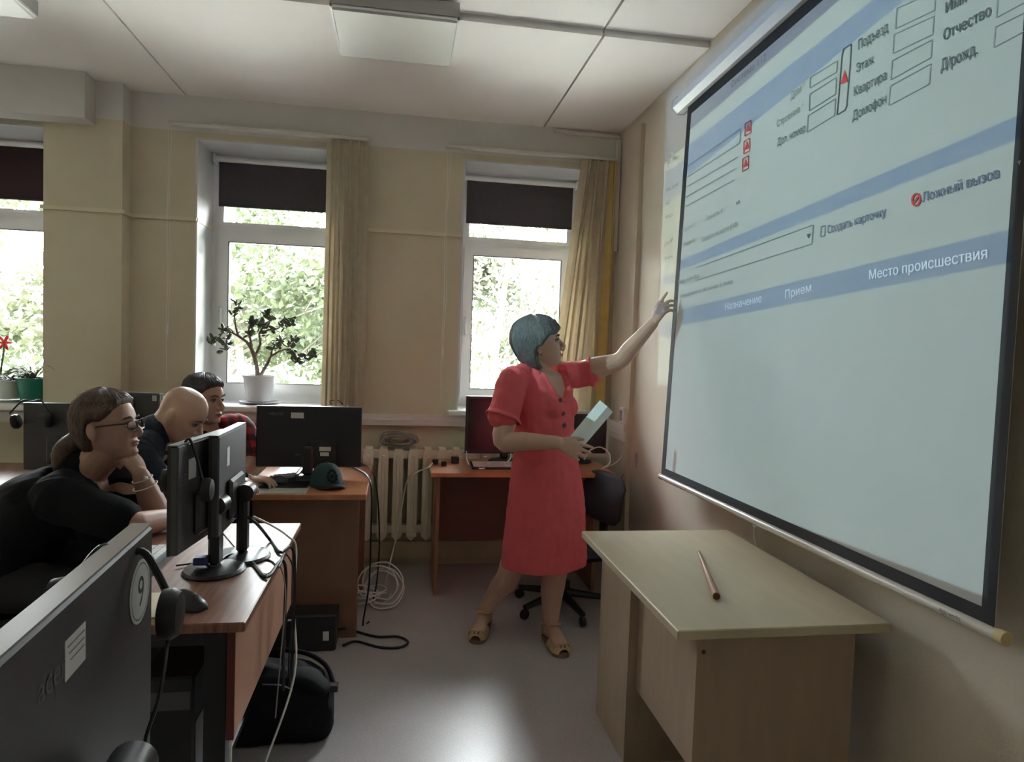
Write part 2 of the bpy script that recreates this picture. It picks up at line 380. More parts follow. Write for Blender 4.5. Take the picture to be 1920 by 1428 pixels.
# ---------------------------------------------------------------- ceiling lamps
M_LAMP = mat('milky_lamp_panel', (0.52, 0.51, 0.47), 0.45, 0.02)
M_LAMPBODY = mat('grey_lamp_body', (0.42, 0.41, 0.39), 0.5, 0.03)
def ceil_lamp(x0, x1, y0, y1, lab):
    t = thing('ceiling_lamp', lab, 'lamp', ((x0+x1)/2, (y0+y1)/2, 2.872), 0, 'square ceiling lamps')
    MB().box((x0, y0, 2.885), (x1, y1, 2.949 if y0 > 3.18 else 2.9495)).build('housing', M_LAMPBODY, t)
    MB().rbox((x0+.006, y0+.006, 2.868), (x1-.006, y1-.006, 2.884), .006).build('diffuser', M_LAMP, t)
    frame_ = MB(); 
    for (a, b) in (((x0, y0), (x1, y0+.008)), ((x0, y1-.008), (x1, y1)), ((x0, y0), (x0+.008, y1)), ((x1-.008, y0), (x1, y1))): frame_.box((*a, 2.876), (*b, 2.888))
    frame_.build('rim', M_WHITE, t)
ceil_lamp(-0.335, 0.21, 3.03, 3.52, 'square unlit lamp panel on the ceiling in front of the windows')
ceil_lamp(-2.20, -1.655, 2.97, 3.46, 'square unlit lamp panel in the top left corner')

# ---------------------------------------------------------------- curtain rails, vertical blinds, cords
M_RAIL = mat('dull_white_rail', (0.60, 0.58, 0.53), 0.4, 0.03)
M_BLINDF = mat('cream_blind_fabric', (0.68, 0.61, 0.48), 0.8, 0.05, 20, 0.15, 200, trans=0.35)
M_BLINDY = mat('yellow_blind_fabric', (0.85, 0.70, 0.30), 0.8, 0.05, 20, 0.15, 200, trans=0.5)
M_CORD = mat('white_cord', (0.75, 0.72, 0.66), 0.7)
def rail(x0, x1, lab):
    r = thing('curtain_rail', lab, 'curtain rail', ((x0+x1)/2, WY-.06, 2.74), 0, 'curtain rails')
    MB().rbox((x0, WY-.085, 2.742), (x1, WY-.045, 2.765), .004).build('track', M_RAIL, r)
    for x in (x0+.22, (x0+x1)/2+.1, x1-.18):
        MB().box((x-.015, WY-.08, 2.765), (x+.015, WY-.001, 2.772)).box((x-.008, WY-.006, 2.765), (x+.008, WY-.001, 2.79)).build('bracket', M_RAIL, r)
rail(-1.425, -0.24, 'white curtain rail over the window with the jade plant')
rail(0.25, 1.40, 'white curtain rail over the window behind the woman in red')
def vblind(tops, bots, zb, lab, mats, wd):
    r = thing('vertical_blind', lab, 'blind', (sum(tops)/len(tops), WY-.065, 2.74))
    for k, (a, b) in enumerate(zip(tops, bots)):
        ang = (0.9 if k % 2 else -0.75); rr = []
        m = mats[k % len(mats)]; rows = 10
        for j in range(rows+1):
            f = j/rows; x = a+(b-a)*f; z = 2.74+(zb-2.74)*f; tw = ang*(0.75+0.25*math.sin(3*f+k))
            dx, dy = math.cos(tw)*wd/2, math.sin(tw)*wd/2; c = Vector((x, WY-.066, z)); n = Vector((-math.sin(tw), math.cos(tw), 0))*.0008
            d = Vector((dx, dy, 0)); bow = Vector((-math.sin(tw), math.cos(tw), 0))*wd*0.10
            rr.append([c-d-n, c+bow-n, c+d-n, c+d+n, c+bow+n, c-d+n])
        MB().rings(rr).build('slat', m, r)
    return r
vblind([-0.475+i*.0275 for i in range(9)], [-0.478+i*.0290 for i in range(9)], 1.06, 'cream vertical blind drawn aside right of the jade plant window', [M_BLINDF], .050)
vblind([1.185+i*.029 for i in range(8)], [1.00+i*.054+(0.02 if i > 4 else 0) for i in range(8)], 1.04, 'cream and yellow vertical blind drawn aside in the corner by the screen', [M_BLINDF, M_BLINDF, M_BLINDF, M_BLINDF, M_BLINDF, M_BLINDF, M_BLINDY, M_BLINDF], .070)
def cord(x, z0, lab):
    r = thing('blind_cord', lab, 'cord', (x, WY-.07, z0))
    MB().tube(spline([(x+.004*math.sin(k*1.7), WY-.062, 2.742+(z0-2.742)*k/8) for k in range(9)], 3), .0022, 5).build('cord', M_CORD, r)
    MB().tube(spline([(x+.012+.006*math.sin(k*1.3+1), WY-.062, 2.742+(z0+.25-2.742)*k/8) for k in range(9)], 3), .0018, 5).build('cord', M_CORD, r)
    MB().lathe([(.002, .05), (.008, .03), (.010, 0), (.004, -.02)], (x, WY-.062, z0+.30), 10).build('weight', M_CORD, r, True)
cord(-1.425, 1.20, 'white blind cord hanging left of the jade plant window')
cord(0.262, 1.12, 'white blind cord hanging left of the window behind the woman')

# ---------------------------------------------------------------- radiator
M_RAD = mat('cream_radiator_paint', (0.78, 0.70, 0.56), 0.4, 0.06, 6, 0.05, 40)
def radiator(x0, n, lab):
    pitch = .094; r = thing('radiator', lab, 'radiator', (x0+n*pitch/2, WY-.1, .2))
    sec = None
    for k in range(n):
        if sec is None:
            m = MB(); yc = WY-.095; xc = x0+pitch/2
            m.prism([(xc-.032, yc-.06, .235), (xc, yc-.062, .205), (xc+.032, yc-.06, .235), (xc+.032, yc-.06, .77), (xc+.022, yc-.06, .80), (xc-.022, yc-.06, .80), (xc-.032, yc-.06, .77)], (0, .12, 0))
            m.box((xc-pitch/2, yc-.03, .735), (xc+pitch/2, yc+.03, .785)).box((xc-pitch/2, yc-.03, .25), (xc+pitch/2, yc+.03, .30)).rbox((xc-.012, yc-.068, .26), (xc+.012, yc-.058, .76), .004)
            sec = m.build('section', M_RAD, r); s0 = sec
        else:
            c = s0.copy(); COL.objects.link(c); c.parent = r; c.location = s0.location+Vector((k*pitch, 0, 0))
    MB().tube([(x0-.32, WY-.095, .27), (x0, WY-.095, .27)], .016, 10).build('pipe', M_RAD, r, True)
    MB().tube([(x0-.32, WY-.095, .76), (x0, WY-.095, .76)], .016, 10).build('pipe', M_RAD, r, True)
radiator(-0.235, 10, 'cream cast iron radiator under the windows behind the desks')
# ================================================================== projection screen
M_SCR = mat('matte_white_screen', (0.50, 0.50, 0.50), 0.9, 0.01, spec=0.1)
M_BLK = mat('black_screen_border', (0.012, 0.012, 0.016), 0.7)
M_CASE = mat('white_metal_case', (0.62, 0.62, 0.62), 0.35, 0.02)
M_CREAMCAP = mat('cream_end_cap', (0.62, 0.50, 0.28), 0.5)
BL, BR, TL, TR = onx(1240, 889, 1.33), onx(1864, 1180, 1.33), Vector((1.37, 3.268, 2.69)), Vector((1.37, 1.345, 2.745))
def sp(s, t, off=0.0):
    p = (BL*(1-s)+BR*s)*(1-t)+(TL*(1-s)+TR*s)*t; return p+Vector((-off, 0, 0))
screen = thing('projection_screen', 'pull-down projection screen with a black border showing a blue and white form', 'screen', (1.36, 2.3, 0.83))
n = 12
MB().rings([[sp(s/n, 0), sp(s/n, 1), sp(s/n, 1)+Vector((.002, 0, 0)), sp(s/n, 0)+Vector((.002, 0, 0))] for s in range(n+1)]).build('fabric', M_SCR, screen)
bs, bt = .024, .021
for (s0, s1, t0, t1) in ((0, bs, 0, 1), (1-.018, 1, 0, 1), (bs, 1-.018, 0, bt), (bs, 1-.018, .975, 1)):
    MB().prism([sp(s0, t0), sp(s1, t0), sp(s1, t1), sp(s0, t1)], (-.0012, 0, 0)).build('border', M_BLK, screen)
d = (TR-TL).normalized(); a0 = TL-d*.10+Vector((0, 0, .045)); a1 = TR+d*.10+Vector((0, 0, .045))
def octo(c, r): return [c+Vector((-math.cos(math.pi/8+k*math.pi/4)*r, 0, math.sin(math.pi/8+k*math.pi/4)*r)) for k in range(8)]
cs = MB().rings([octo(a0, .046), octo(a1, .046)]).build('casing', M_CASE, screen)
MB().rings([octo(a0-d*.02, .04), octo(a0, .050)]).build('end_cap', M_CASE, cs)
MB().rings([octo(a1, .050), octo(a1+d*.02, .04)]).build('end_cap', M_CASE, cs)
MB().box((a0.x-.01, a0.y-.19, a0.z+.046), (XW-.001, a0.y-.16, a0.z+.06)).build('bracket', M_CASE, cs)
MB().box((a1.x-.01, a1.y+.16, a1.z+.046), (XW-.001, a1.y+.19, a1.z+.06)).build('bracket', M_CASE, cs)
r0, r1 = onx(1240, 893, 1.328), onx(1872, 1191, 1.328)
rod = MB().tube([r0, r1], .0135, 14).build('bottom_rod', mat('pale_metal_rod', (0.60, 0.56, 0.52), 0.3, 0.03), screen, True)
e = (r1-r0).normalized()
MB().tube([r1, r1+e*.022], .0165, 14).build('end_cap', M_CREAMCAP, rod, True)
MB().tube([r0-e*.012, r0], .0155, 14).build('end_cap', M_CREAMCAP, rod, True)
pc = onx(1418, 985, 1.328)
MB().tube(spline([pc+Vector((0, .02, .012)), pc+Vector((-.01, .0, -.005)), pc+Vector((0, -.02, .012))], 5), .002, 5).tube(spline([pc+Vector((-.008, 0, -.005)), pc+Vector((-.005, .005, -.04)), pc+Vector((0, -.005, -.075))], 5), .0014, 5).build('pull_cord', M_CORD, rod)

# ---- picture on the screen: lettering and form lines
def plain(name, col, emit=0.0, rough=0.8):
    m = mat(name, col, rough, 0.02)
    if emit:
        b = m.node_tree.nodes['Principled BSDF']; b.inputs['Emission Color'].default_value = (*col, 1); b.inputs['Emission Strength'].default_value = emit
    return m
P_TEXT = plain('form_text_grey', (0.10, 0.12, 0.13)); P_SOFT = plain('form_text_pale', (0.26, 0.28, 0.28)); P_BLUE = plain('form_text_blue', (0.13, 0.16, 0.28))
P_WHITE = plain('form_text_white_glow', (0.85, 0.9, 0.9), 0.022); P_LINE = plain('form_line', (0.28, 0.30, 0.30)); P_RED = plain('warning_red', (0.62, 0.06, 0.06)); P_DARK = plain('form_outline_dark', (0.10, 0.12, 0.13))  # white letters glow slightly in place of projected light
FONT = None
def text_mesh(s, bold=0.0, res=3, rows=40):
    """lettering as thin horizontal strips inside the glyph outlines (non-zero winding)"""
    cu = bpy.data.curves.new('t', 'FONT'); cu.body = s; cu.resolution_u = res; cu.size = 1.0; cu.fill_mode = 'NONE'
    o = bpy.data.objects.new('t', cu); COL.objects.link(o); dg = bpy.context.evaluated_depsgraph_get(); dg.update()
    me = o.evaluated_get(dg).to_mesh(); v = [(p.co.x, p.co.y) for p in me.vertices]; ed = [tuple(e.vertices) for e in me.edges]
    o.evaluated_get(dg).to_mesh_clear(); bpy.data.objects.remove(o); bpy.data.curves.remove(cu)
    segs = []
    for a, b in ed:
        if abs(a-b) > 1: a, b = max(a, b), min(a, b)   # closing edge runs from the last point to the first
        else: a, b = min(a, b), max(a, b)
        segs.append((v[a], v[b]))
    y0, y1 = min(p[1] for p in v), max(p[1] for p in v); h = (y1-y0)/rows; V = []; Fc = []
    for k in range(rows):
        y = y0+(k+.5)*h; cr = []
        for (xa, ya), (xb, yb) in segs:
            if (ya <= y) != (yb <= y): cr.append((xa+(xb-xa)*(y-ya)/(yb-ya), 1 if yb > ya else -1))
        cr.sort(); wnd = 0; x0 = None
        for x, d in cr:
            if wnd == 0: x0 = x
            wnd += d
            if wnd == 0 and x-x0 > 1e-4:
                n = len(V); V += [Vector((x0-bold, y-h/2, 0)), Vector((x+bold, y-h/2, 0)), Vector((x+bold, y+h/2, 0)), Vector((x0-bold, y+h/2, 0))]; Fc.append((n, n+1, n+2, n+3))
    return V, Fc
def caption(s, p0, p1, hpx, m, bold=0.0, parent=screen, at=None, italic=0.0, name='caption', off=.004):
    """lettering from pixel p0 to p1 on the screen (or on another surface given by at)"""
    at = at or scr
    v, f = text_mesh(s, bold); xs_ = [q.x for q in v]; x0, x1 = min(xs_), max(xs_)
    A, B = at(*p0), at(*p1); T = at(p0[0], p0[1]-hpx); ex = (B-A)/(x1-x0); ez = (T-A)/0.73
    nrm = ex.cross(ez).normalized()
    if nrm.dot(CP-A) < 0: nrm = -nrm
    mb = MB(); mb.add([A+ex*(q.x-x0+italic*q.y)+ez*q.y+nrm*off for q in v], f)
    return mb.build(name, m, parent, fix=False)
def poly(pts, m, name='icon', parent=screen, at=None, off=.0035):
    at = at or scr; q = [at(*p) for p in pts]; nrm = (q[1]-q[0]).cross(q[2]-q[0]).normalized()
    if nrm.dot(CP-q[0]) < 0: nrm = -nrm
    return MB().add([p+nrm*off for p in q], [tuple(range(len(q)))]).build(name, m, parent, fix=False)
def lines(segs, m, name='form_field', wpx=1.3, parent=screen, at=None, off=.0035):
    at = at or scr; mb = MB()
    for (x0, y0), (x1, y1) in segs:
        L = math.hypot(x1-x0, y1-y0); nx, ny = -(y1-y0)/L*wpx/2, (x1-x0)/L*wpx/2
        q = [at(x0+nx, y0+ny), at(x1+nx, y1+ny), at(x1-nx, y1-ny), at(x0-nx, y0-ny)]; nrm = Vector((-1, 0, 0)) if at is scr or True else None
        mb.add([p+nrm*off for p in q], [(0, 1, 2, 3)])
    return mb.build(name, m, parent, fix=False)
def quad_lines(pts): return [(pts[i], pts[(i+1) % len(pts)]) for i in range(len(pts))]
K = lambda x, y: (1440+x/2.55, y/2.55)               # coordinates read off a 2.55x crop
J = lambda x, y: (1200+x/2.381, y/2.381)             # and off a 2.381x crop
caption('Подъезд', (1611, 94), (1667, 59), 19, P_TEXT); caption('Этаж', (1607, 137), (1640, 118), 17, P_TEXT)
caption('Квартира', (1603, 181), (1664, 149), 18, P_TEXT); caption('Домофон', (1600, 227), (1663, 193), 18, P_TEXT)
caption('Имя', (1775, 25), (1814, 4), 20, P_TEXT, 0.008); caption('Отчество', (1771, 77), (1860, 29), 21, P_TEXT, 0.008); caption('Д/рожд.', (1766, 134), (1834, 101), 22, P_TEXT, 0.008)
caption('Дом *', (1484, 188), (1511, 165), 14, P_SOFT); caption('Строение *', (1458, 239), (1508, 205), 13, P_SOFT); caption('Доп. номер', (1459, 274), (1512, 246), 14, P_TEXT)
caption('Создать карточку', (1553, 438), (1663, 404), 15, P_BLUE, 0.006); caption('Ложный вызов', (1731, 379), (1876, 333), 18, P_BLUE, 0.008)
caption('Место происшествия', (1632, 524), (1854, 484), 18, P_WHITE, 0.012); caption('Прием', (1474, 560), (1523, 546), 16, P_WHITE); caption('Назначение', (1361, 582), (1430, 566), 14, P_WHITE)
caption('Точность: 0', (1325, 414), (1356, 399), 9, P_SOFT); caption('Показать на карте (F10)', (1316, 454), (1384, 424), 9, P_SOFT); caption('Вид: тип Вр', (1273, 533), (1312, 521), 8, P_SOFT)
caption('сведения о звонках 1 мая', (1277, 558), (1374, 531), 7, P_SOFT); caption('Широта 0', (1281, 436), (1304, 424), 8, P_SOFT); caption('Адреса', (1282, 462), (1304, 452), 7, P_SOFT)
caption('м', (1382, 384), (1388, 380), 7, P_TEXT); caption('Система 112', (1372, 165), (1438, 112), 12, P_SOFT)
wallp = lambda x, y: onx(x, y, XW)
for s_, a_, b_, h_ in (('Гор', (1248, 308), (1256, 305), 7), ('Улица', (1261, 301), (1273, 296), 7), ('Нас пункт', (1250, 360), (1274, 346), 7), ('АО', (1249, 385), (1257, 381), 8), ('Мкр', (1248, 411), (1261, 405), 7), ('Дом №', (1246, 462), (1262, 452), 7), ('Этаж', (1246, 488), (1262, 482), 6)):
    caption(s_, a_, b_, h_, plain('wall_text_olive', (0.30, 0.27, 0.18)), at=wallp, off=.001)
for la, ra in ((((205, 370), (203, 420)), ((335, 290), (331, 345))), (((203, 450), (200, 530)), ((330, 370), (326, 450))), (((195, 553), (190, 632)), ((326, 472), (321, 552)))):
    lines(quad_lines([K(*la[0]), K(*ra[0]), K(*ra[1]), K(*la[1])]), P_LINE)
for la, ra in ((((620, 40), (613, 138)), ((806, -40), (800, 50))), (((607, 165), (601, 256)), ((797, 78), (791, 165))), (((598, 290), (591, 382)), ((789, 190), (783, 275))), (((588, 412), (581, 505)), ((782, 305), (775, 402))), (((1102, -5), (1096, 85)), ((1260, -90), (1255, 0))), (((1092, 130), (1083, 228)), ((1255, 50), (1250, 140)))):
    lines(quad_lines([K(*la[0]), K(*ra[0]), K(*ra[1]), K(*la[1])]), P_LINE)
lines(quad_lines([K(358, 262), K(366, 234), K(402, 210), K(398, 290), K(380, 505), K(372, 526), K(333, 550), K(338, 500)]), P_DARK, 'warning_frame', 1.6)
poly([K(371, 335), K(350, 404), K(386, 390)], P_RED, 'warning_triangle')
for cx_, cy_2 in ((485, 572), (480, 652), (474, 730)):
    lines(quad_lines([J(cx_-13, cy_2-20), J(cx_+13, cy_2-36), J(cx_+12, cy_2+20), J(cx_-14, cy_2+36)]), P_RED, 'warning_frame', 1.4)
    poly([J(cx_, cy_2-22), J(cx_-10, cy_2+18), J(cx_+10, cy_2+8)], P_RED, 'warning_triangle')
lines([(J(215, 742), J(452, 575)), (J(213, 790), J(448, 638)), (J(210, 835), J(440, 700)), (J(205, 880), J(430, 752)), (J(200, 925), J(424, 802)), (J(452, 575), J(448, 638))], P_LINE)
lines([(J(250, 1195), J(776, 1003)), (J(250, 1252), J(770, 1088)), (J(776, 1003), J(770, 1088))], P_LINE)
poly([J(748, 1046), J(764, 1042), J(755, 1064)], P_TEXT, 'arrow')
c = [(713+19*math.cos(k*math.pi/8), 955+29*math.sin(k*math.pi/8)-3*math.cos(k*math.pi/8)) for k in range(16)]
lines(quad_lines([K(*q) for q in c])+[(K(702, 970), K(724, 938))], P_RED, 'stop_icon', 3.6)
lines(quad_lines([J(812, 1012), J(830, 1005), J(828, 1050), J(809, 1058)]), P_SOFT, 'card_icon')
poly([K(1200, 772), K(1216, 765), K(1208, 792)], P_SOFT, 'arrow')
# small manufacturer lettering on the rod, as printed
rodp = lambda x, y: onx(x, y, 1.315)
caption('digis works', (1762, 1146), (1802, 1164), 9, P_TEXT, parent=screen, at=rodp, off=.002)

# ================================================================== furniture
def wood(name, c1, c2, scale, stretch, rough=0.35, spec=0.5):
    m = mat(name, c1, rough, 0, scale, 0.03, 120, spec=spec, stretch=stretch, col2=c2); return m
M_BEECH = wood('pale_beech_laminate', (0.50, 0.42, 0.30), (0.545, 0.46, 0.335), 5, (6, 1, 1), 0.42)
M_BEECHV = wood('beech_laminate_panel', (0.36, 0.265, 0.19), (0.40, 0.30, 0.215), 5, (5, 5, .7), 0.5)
M_WALN = wood('striped_walnut_laminate', (0.14, 0.060, 0.040), (0.30, 0.155, 0.11), 7, (9, .6, 2), 0.40, 0.28)
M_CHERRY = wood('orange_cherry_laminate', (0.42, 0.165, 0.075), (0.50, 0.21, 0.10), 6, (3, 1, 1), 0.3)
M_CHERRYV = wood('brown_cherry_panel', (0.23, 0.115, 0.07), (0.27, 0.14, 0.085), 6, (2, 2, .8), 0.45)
M_PANEL = wood('light_cherry_panel', (0.40, 0.205, 0.135), (0.44, 0.235, 0.16), 6, (2, 1, 1), 0.45)
M_EDGE = mat('dark_red_edge', (0.12, 0.025, 0.02), 0.4)
M_BLACK = mat('black_metal', (0.012, 0.012, 0.013), 0.45)
# --- teacher's table
t = thing('teacher_table', 'pale beech table with a wooden pointer under the projection screen', 'table', (1.05, 2.15, 0))
x0, x1, y0, y1 = .735, 1.362, 1.66, 2.632
MB().rbox((x0, y0, .718), (x1, y1, .745), .003).build('tabletop', M_BEECH, t)
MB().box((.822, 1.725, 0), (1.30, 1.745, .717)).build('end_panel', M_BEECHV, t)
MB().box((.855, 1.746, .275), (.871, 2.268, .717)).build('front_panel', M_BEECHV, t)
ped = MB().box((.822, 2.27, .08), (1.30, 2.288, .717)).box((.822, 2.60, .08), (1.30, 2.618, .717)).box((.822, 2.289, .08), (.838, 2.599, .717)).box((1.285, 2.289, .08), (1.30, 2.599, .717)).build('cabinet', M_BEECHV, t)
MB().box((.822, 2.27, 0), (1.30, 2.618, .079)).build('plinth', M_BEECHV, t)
ev = ony(1319, 1222, 1.725)
MB().lathe([(.006, 0), (.006, .002)], (0, 0, 0), 12, M=Matrix.Translation(ev) @ Matrix.Rotation(math.radians(90), 4, 'X')).build('screw_cap', M_EDGE, t)
a, b = Vector((1.092, 2.317, .745)), Vector((.941, 1.864, .745)); d = (b-a)
pn = thing('wooden_pointer', 'tapered wooden pointer stick lying on the pale table', 'pointer', (1.02, 2.09, .745))
MB().tube([a+d*k/6+Vector((0, 0, .0055+.0065*k/6)) for k in range(7)], [.005+.0065*k/6 for k in range(7)], 12).build('shaft', wood('pointer_wood', (0.33, 0.16, 0.09), (0.42, 0.22, 0.13), 20, (1, 1, 1), 0.35), pn, True)
MB().tube([b+Vector((0, 0, .012))-d.normalized()*.001, b+Vector((0, 0, .012))+d.normalized()*.002], .0095, 12).build('dark_end', M_EDGE, pn)

# --- desk row nearest the woman in black
t = thing('computer_desk', 'striped walnut desk with two small monitors and hanging cables', 'desk', (-.65, 2.3, 0))
MB().rbox((-.925, 1.806, .716), (-.378, 2.80, .742), .003).build('desktop', M_WALN, t)
mp_ = MB().box((-.424, 1.835, .42), (-.408, 2.78, .715)).build('modesty_panel', M_PANEL, t)
MB().box((-.426, 1.829, .42), (-.406, 1.8345, .715)).build('edge_band', M_EDGE, mp_)
for yy in (1.84, 2.72):
    MB().box((-.485, yy, 0), (-.43, yy+.045, .715)).build('leg', M_BLACK, t)
    MB().box((-.90, yy, 0), (-.85, yy+.045, .715)).build('leg', M_BLACK, t)
    MB().box((-.849, yy+.002, .67), (-.486, yy+.043, .712)).build('crossbar', M_BLACK, t)
MB().box((-.86, 1.90, .145), (-.50, 2.70, .165)).build('shelf', M_BLACK, t)
for s in (1.885, 2.705): MB().box((-.86, s-.02, .145), (-.50, s-.0005 if s < 2 else s+.015, .165)).build('shelf_end', M_BLACK, t)
# --- desk at the window wall (left of the radiator)
t = thing('computer_desk', 'orange cherry desk with a green cap and a large dark monitor', 'desk', (-.44, 3.7, 0))
MB().rbox((-.74, 3.306, .718), (-.147, 4.12, .745), .003).build('desktop', M_CHERRY, t)
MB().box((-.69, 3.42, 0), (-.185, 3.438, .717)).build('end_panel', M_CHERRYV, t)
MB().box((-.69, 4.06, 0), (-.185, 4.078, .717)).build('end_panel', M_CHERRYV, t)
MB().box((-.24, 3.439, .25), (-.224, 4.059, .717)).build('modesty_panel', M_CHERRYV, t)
# --- desk behind the woman in red
t = thing('computer_desk', 'orange cherry desk standing before the radiator behind the woman in red', 'desk', (.75, 4.15, 0))
MB().rbox((.185, 3.87, .720), (1.285, 4.375, .745), .003).build('desktop', M_CHERRY, t)
for xx in (.225, 1.18): MB().box((xx, 3.97, 0), (xx+.02, 4.36, .719)).build('side_panel', wood('cherry_side', (0.33, 0.16, 0.09), (0.37, 0.19, 0.11), 6, (2, 2, .8), 0.45), t)
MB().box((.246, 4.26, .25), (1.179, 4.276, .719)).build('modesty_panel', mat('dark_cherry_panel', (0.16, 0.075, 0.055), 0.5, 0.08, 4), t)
# --- desk at the left edge
t = thing('computer_desk', 'walnut desk at the left edge behind the woman in black', 'desk', (-1.95, 3.7, 0))
MB().rbox((-2.40, 3.33, .718), (-1.50, 4.12, .745), .003).build('desktop', M_WALN, t)
for xx in (-2.38, -1.56): MB().box((xx, 3.36, 0), (xx+.02, 4.06, .717)).build('end_panel', M_PANEL, t)
MB().box((-2.359, 3.36, .40), (-1.561, 3.376, .717)).build('modesty_panel', M_CHERRYV, t)
# --- desk under the nearest monitor
t = thing('computer_desk', 'walnut desk under the nearest monitor with the number nine', 'desk', (-.65, .6, 0))
MB().rbox((-.925, .15, .716), (-.30, 1.14, .742), .003).build('desktop', M_WALN, t)
for yy in (.18, 1.08): MB().box((-.88, yy, 0), (-.40, yy+.03, .715)).build('leg_panel', M_BLACK, t)

# ---------------------------------------------------------------- monitors
M_MON = mat('black_monitor_plastic', (0.018, 0.018, 0.020), 0.38, 0.05, 40, 0.02, 400)
M_MONG = mat('dark_grey_monitor_back', (0.060, 0.058, 0.062), 0.42, 0.04, 20, 0.03, 300)
M_TOPG = mat('grey_monitor_rim', (0.22, 0.22, 0.22), 0.3, 0.03)
M_SCREENOFF = mat('dark_glossy_display', (0.020, 0.014, 0.018), 0.12, 0.02)
M_SILV = mat('silver_monitor_frame', (0.55, 0.54, 0.53), 0.35, 0.03)
M_STICK = mat('white_paper_sticker', (0.62, 0.61, 0.60), 0.7, 0.03)
M_LOGO = mat('grey_print', (0.13, 0.13, 0.135), 0.5)
M_DARKPRINT = mat('black_print', (0.03, 0.03, 0.03), 0.6)
def monitor(lab, loc, rotz, w, z0, z1, back=M_MONG, bezel=M_MON, rim=M_TOPG, base=True, hinge=True, group=None, tilt=0.0, th=.026, bulge=True):
    """local: back faces +y, display faces -y, z measured from the desk; root on the desk"""
    r = thing('monitor', lab, 'monitor', loc, rotz, group); h = z1-z0; zc = (z0+z1)/2
    B = lambda m: m
    p = MB().rbox((-w/2, -th/2, z0), (w/2, th/2, z1), .005).build('panel', back, r, world=False)
    MB().box((-w/2-.0005, -th/2-.004, z0-.0005), (w/2+.0005, -th/2+.006, z1+.0005)).build('bezel', bezel, p, world=False)
    MB().box((-w/2+.015, -th/2-.006, z0+.022), (w/2-.015, -th/2-.004, z1-.015)).build('display', M_SCREENOFF, p, world=False)
    MB().box((-w/2, -th/2-.004, z1), (w/2, th/2-.002, z1+.003)).build('top_rim', rim, p, world=False)
    if hinge and bulge:
        MB().rbox((-w*.24, th/2, z0+h*.10), (w*.24, th/2+.018, z0+h*.52), .014).build('rear_bulge', back, p, world=False)
    st = MB().rbox((-.026, th/2+.016, .02), (.026, th/2+.05, z0+h*.36), .010).build('neck', M_MON, r, world=False)
    if hinge:
        MB().lathe([(.018, -.030), (.029, -.026), (.029, .026), (.018, .030)], (0, th/2+.042, z0+h*.34), 18, M=Matrix.Rotation(math.radians(90), 4, 'Y')).build('hinge', M_MON, st, True, world=False)
    if base: MB().lathe([(.088, 0), (.092, .004), (.086, .012), (.05, .019), (.02, .021)], (0, th/2+.03, 0), 32, sx=1.12).build('base', M_MON, r, True, world=False)
    return r, p
def sticker(p, x0, x1, z0, z1, th=.026, m=None, name='sticker', y=None, lines_=True):
    y = th/2 if y is None else y
    s = MB().box((x0, y, z0), (x1, y+.0008, z1)).build(name, m or M_STICK, p, world=False); return s
def local_text(s, p, x, z, h, m, y, mirror=True, name='lettering', wd=None):
    v, f = text_mesh(s); k = h/.73; sx_ = -k if mirror else k
    if wd: sx_ = math.copysign(wd/max(q.x for q in v), sx_)
    return MB().add([(x+q.x*sx_, y, z+q.y*k) for q in v], f).build(name, m, p, world=False, fix=False)
# m1, m2: small monitors, backs towards the screen wall
def place(A, B):
    A, B = Vector(A), Vector(B); d = B-A; nrm = Vector((d.y, -d.x, 0)).normalized(); w = d.length; return (A+B)/2, math.atan2(nrm.y, nrm.x)-math.pi/2, w
DZ = .742
def mono(lab, A, B, ztop, h, group='small monitors on the walnut desk'):
    c, rz, w = place(A, B); nrm = Vector((math.cos(rz+math.pi/2), math.sin(rz+math.pi/2), 0)); c = c-nrm*.013
    return monitor(lab, (c.x, c.y, DZ), rz, w, ztop-h-DZ, ztop-DZ, group=group)
r, p = mono('nearer of the two small monitors on the striped walnut desk', (-.613, 2.037, 0), (-.565, 2.42, 0), 1.16, .315)
w_ = .386
sticker(p, .075, .125, .31, .37); local_text('23', p, .185, .30, .035, M_LOGO, .0145)
r, p = mono('farther of the two small monitors on the striped walnut desk', (-.539, 2.18, 0), (-.537, 2.54, 0), 1.17, .315)
sticker(p, .055, .085, .32, .38); local_text('LG', p, .135, .325, .03, M_LOGO, .0145)
# m0: nearest, with the round number sticker and headset
A, B = onz(0, 1240, 1.18), onz(287, 983, 1.18)
A = A+(A-B)*.12
c, rz, w0 = place((A.x, A.y, 0), (B.x, B.y, 0)); nrm = Vector((math.cos(rz+math.pi/2), math.sin(rz+math.pi/2), 0)); c -= nrm*.013
M0, p0m = monitor('nearest monitor with a round number nine sticker on its back', (c.x, c.y, DZ), rz, w0, 1.18-.36-DZ, 1.18-DZ, rim=mat('pale_grey_rim', (0.34, 0.31, 0.30), 0.35), bulge=False)
M0inv = (Matrix.Translation((c.x, c.y, DZ)) @ Matrix.Rotation(rz, 4, 'Z')).inverted()
def on_m0(x, y):                                     # pixel -> point on the back plane of the nearest monitor (local)
    q = c+nrm*.0135; d = ray(x, y); k = (q-CP).dot(nrm)/d.dot(nrm); return M0inv @ (CP+d*k)
q = on_m0(262, 1108)
rad = (on_m0(262, 1053).z-on_m0(262, 1168).z)/2
MB().lathe([(rad, 0), (rad, .0012)], (0, 0, 0), 32, M=Matrix.Translation((q.x, .0132, q.z)) @ Matrix.Rotation(math.radians(-90), 4, 'X')).build('number_sticker', M_STICK, p0m, world=False)
ring = MB()
R_ = rad*.86
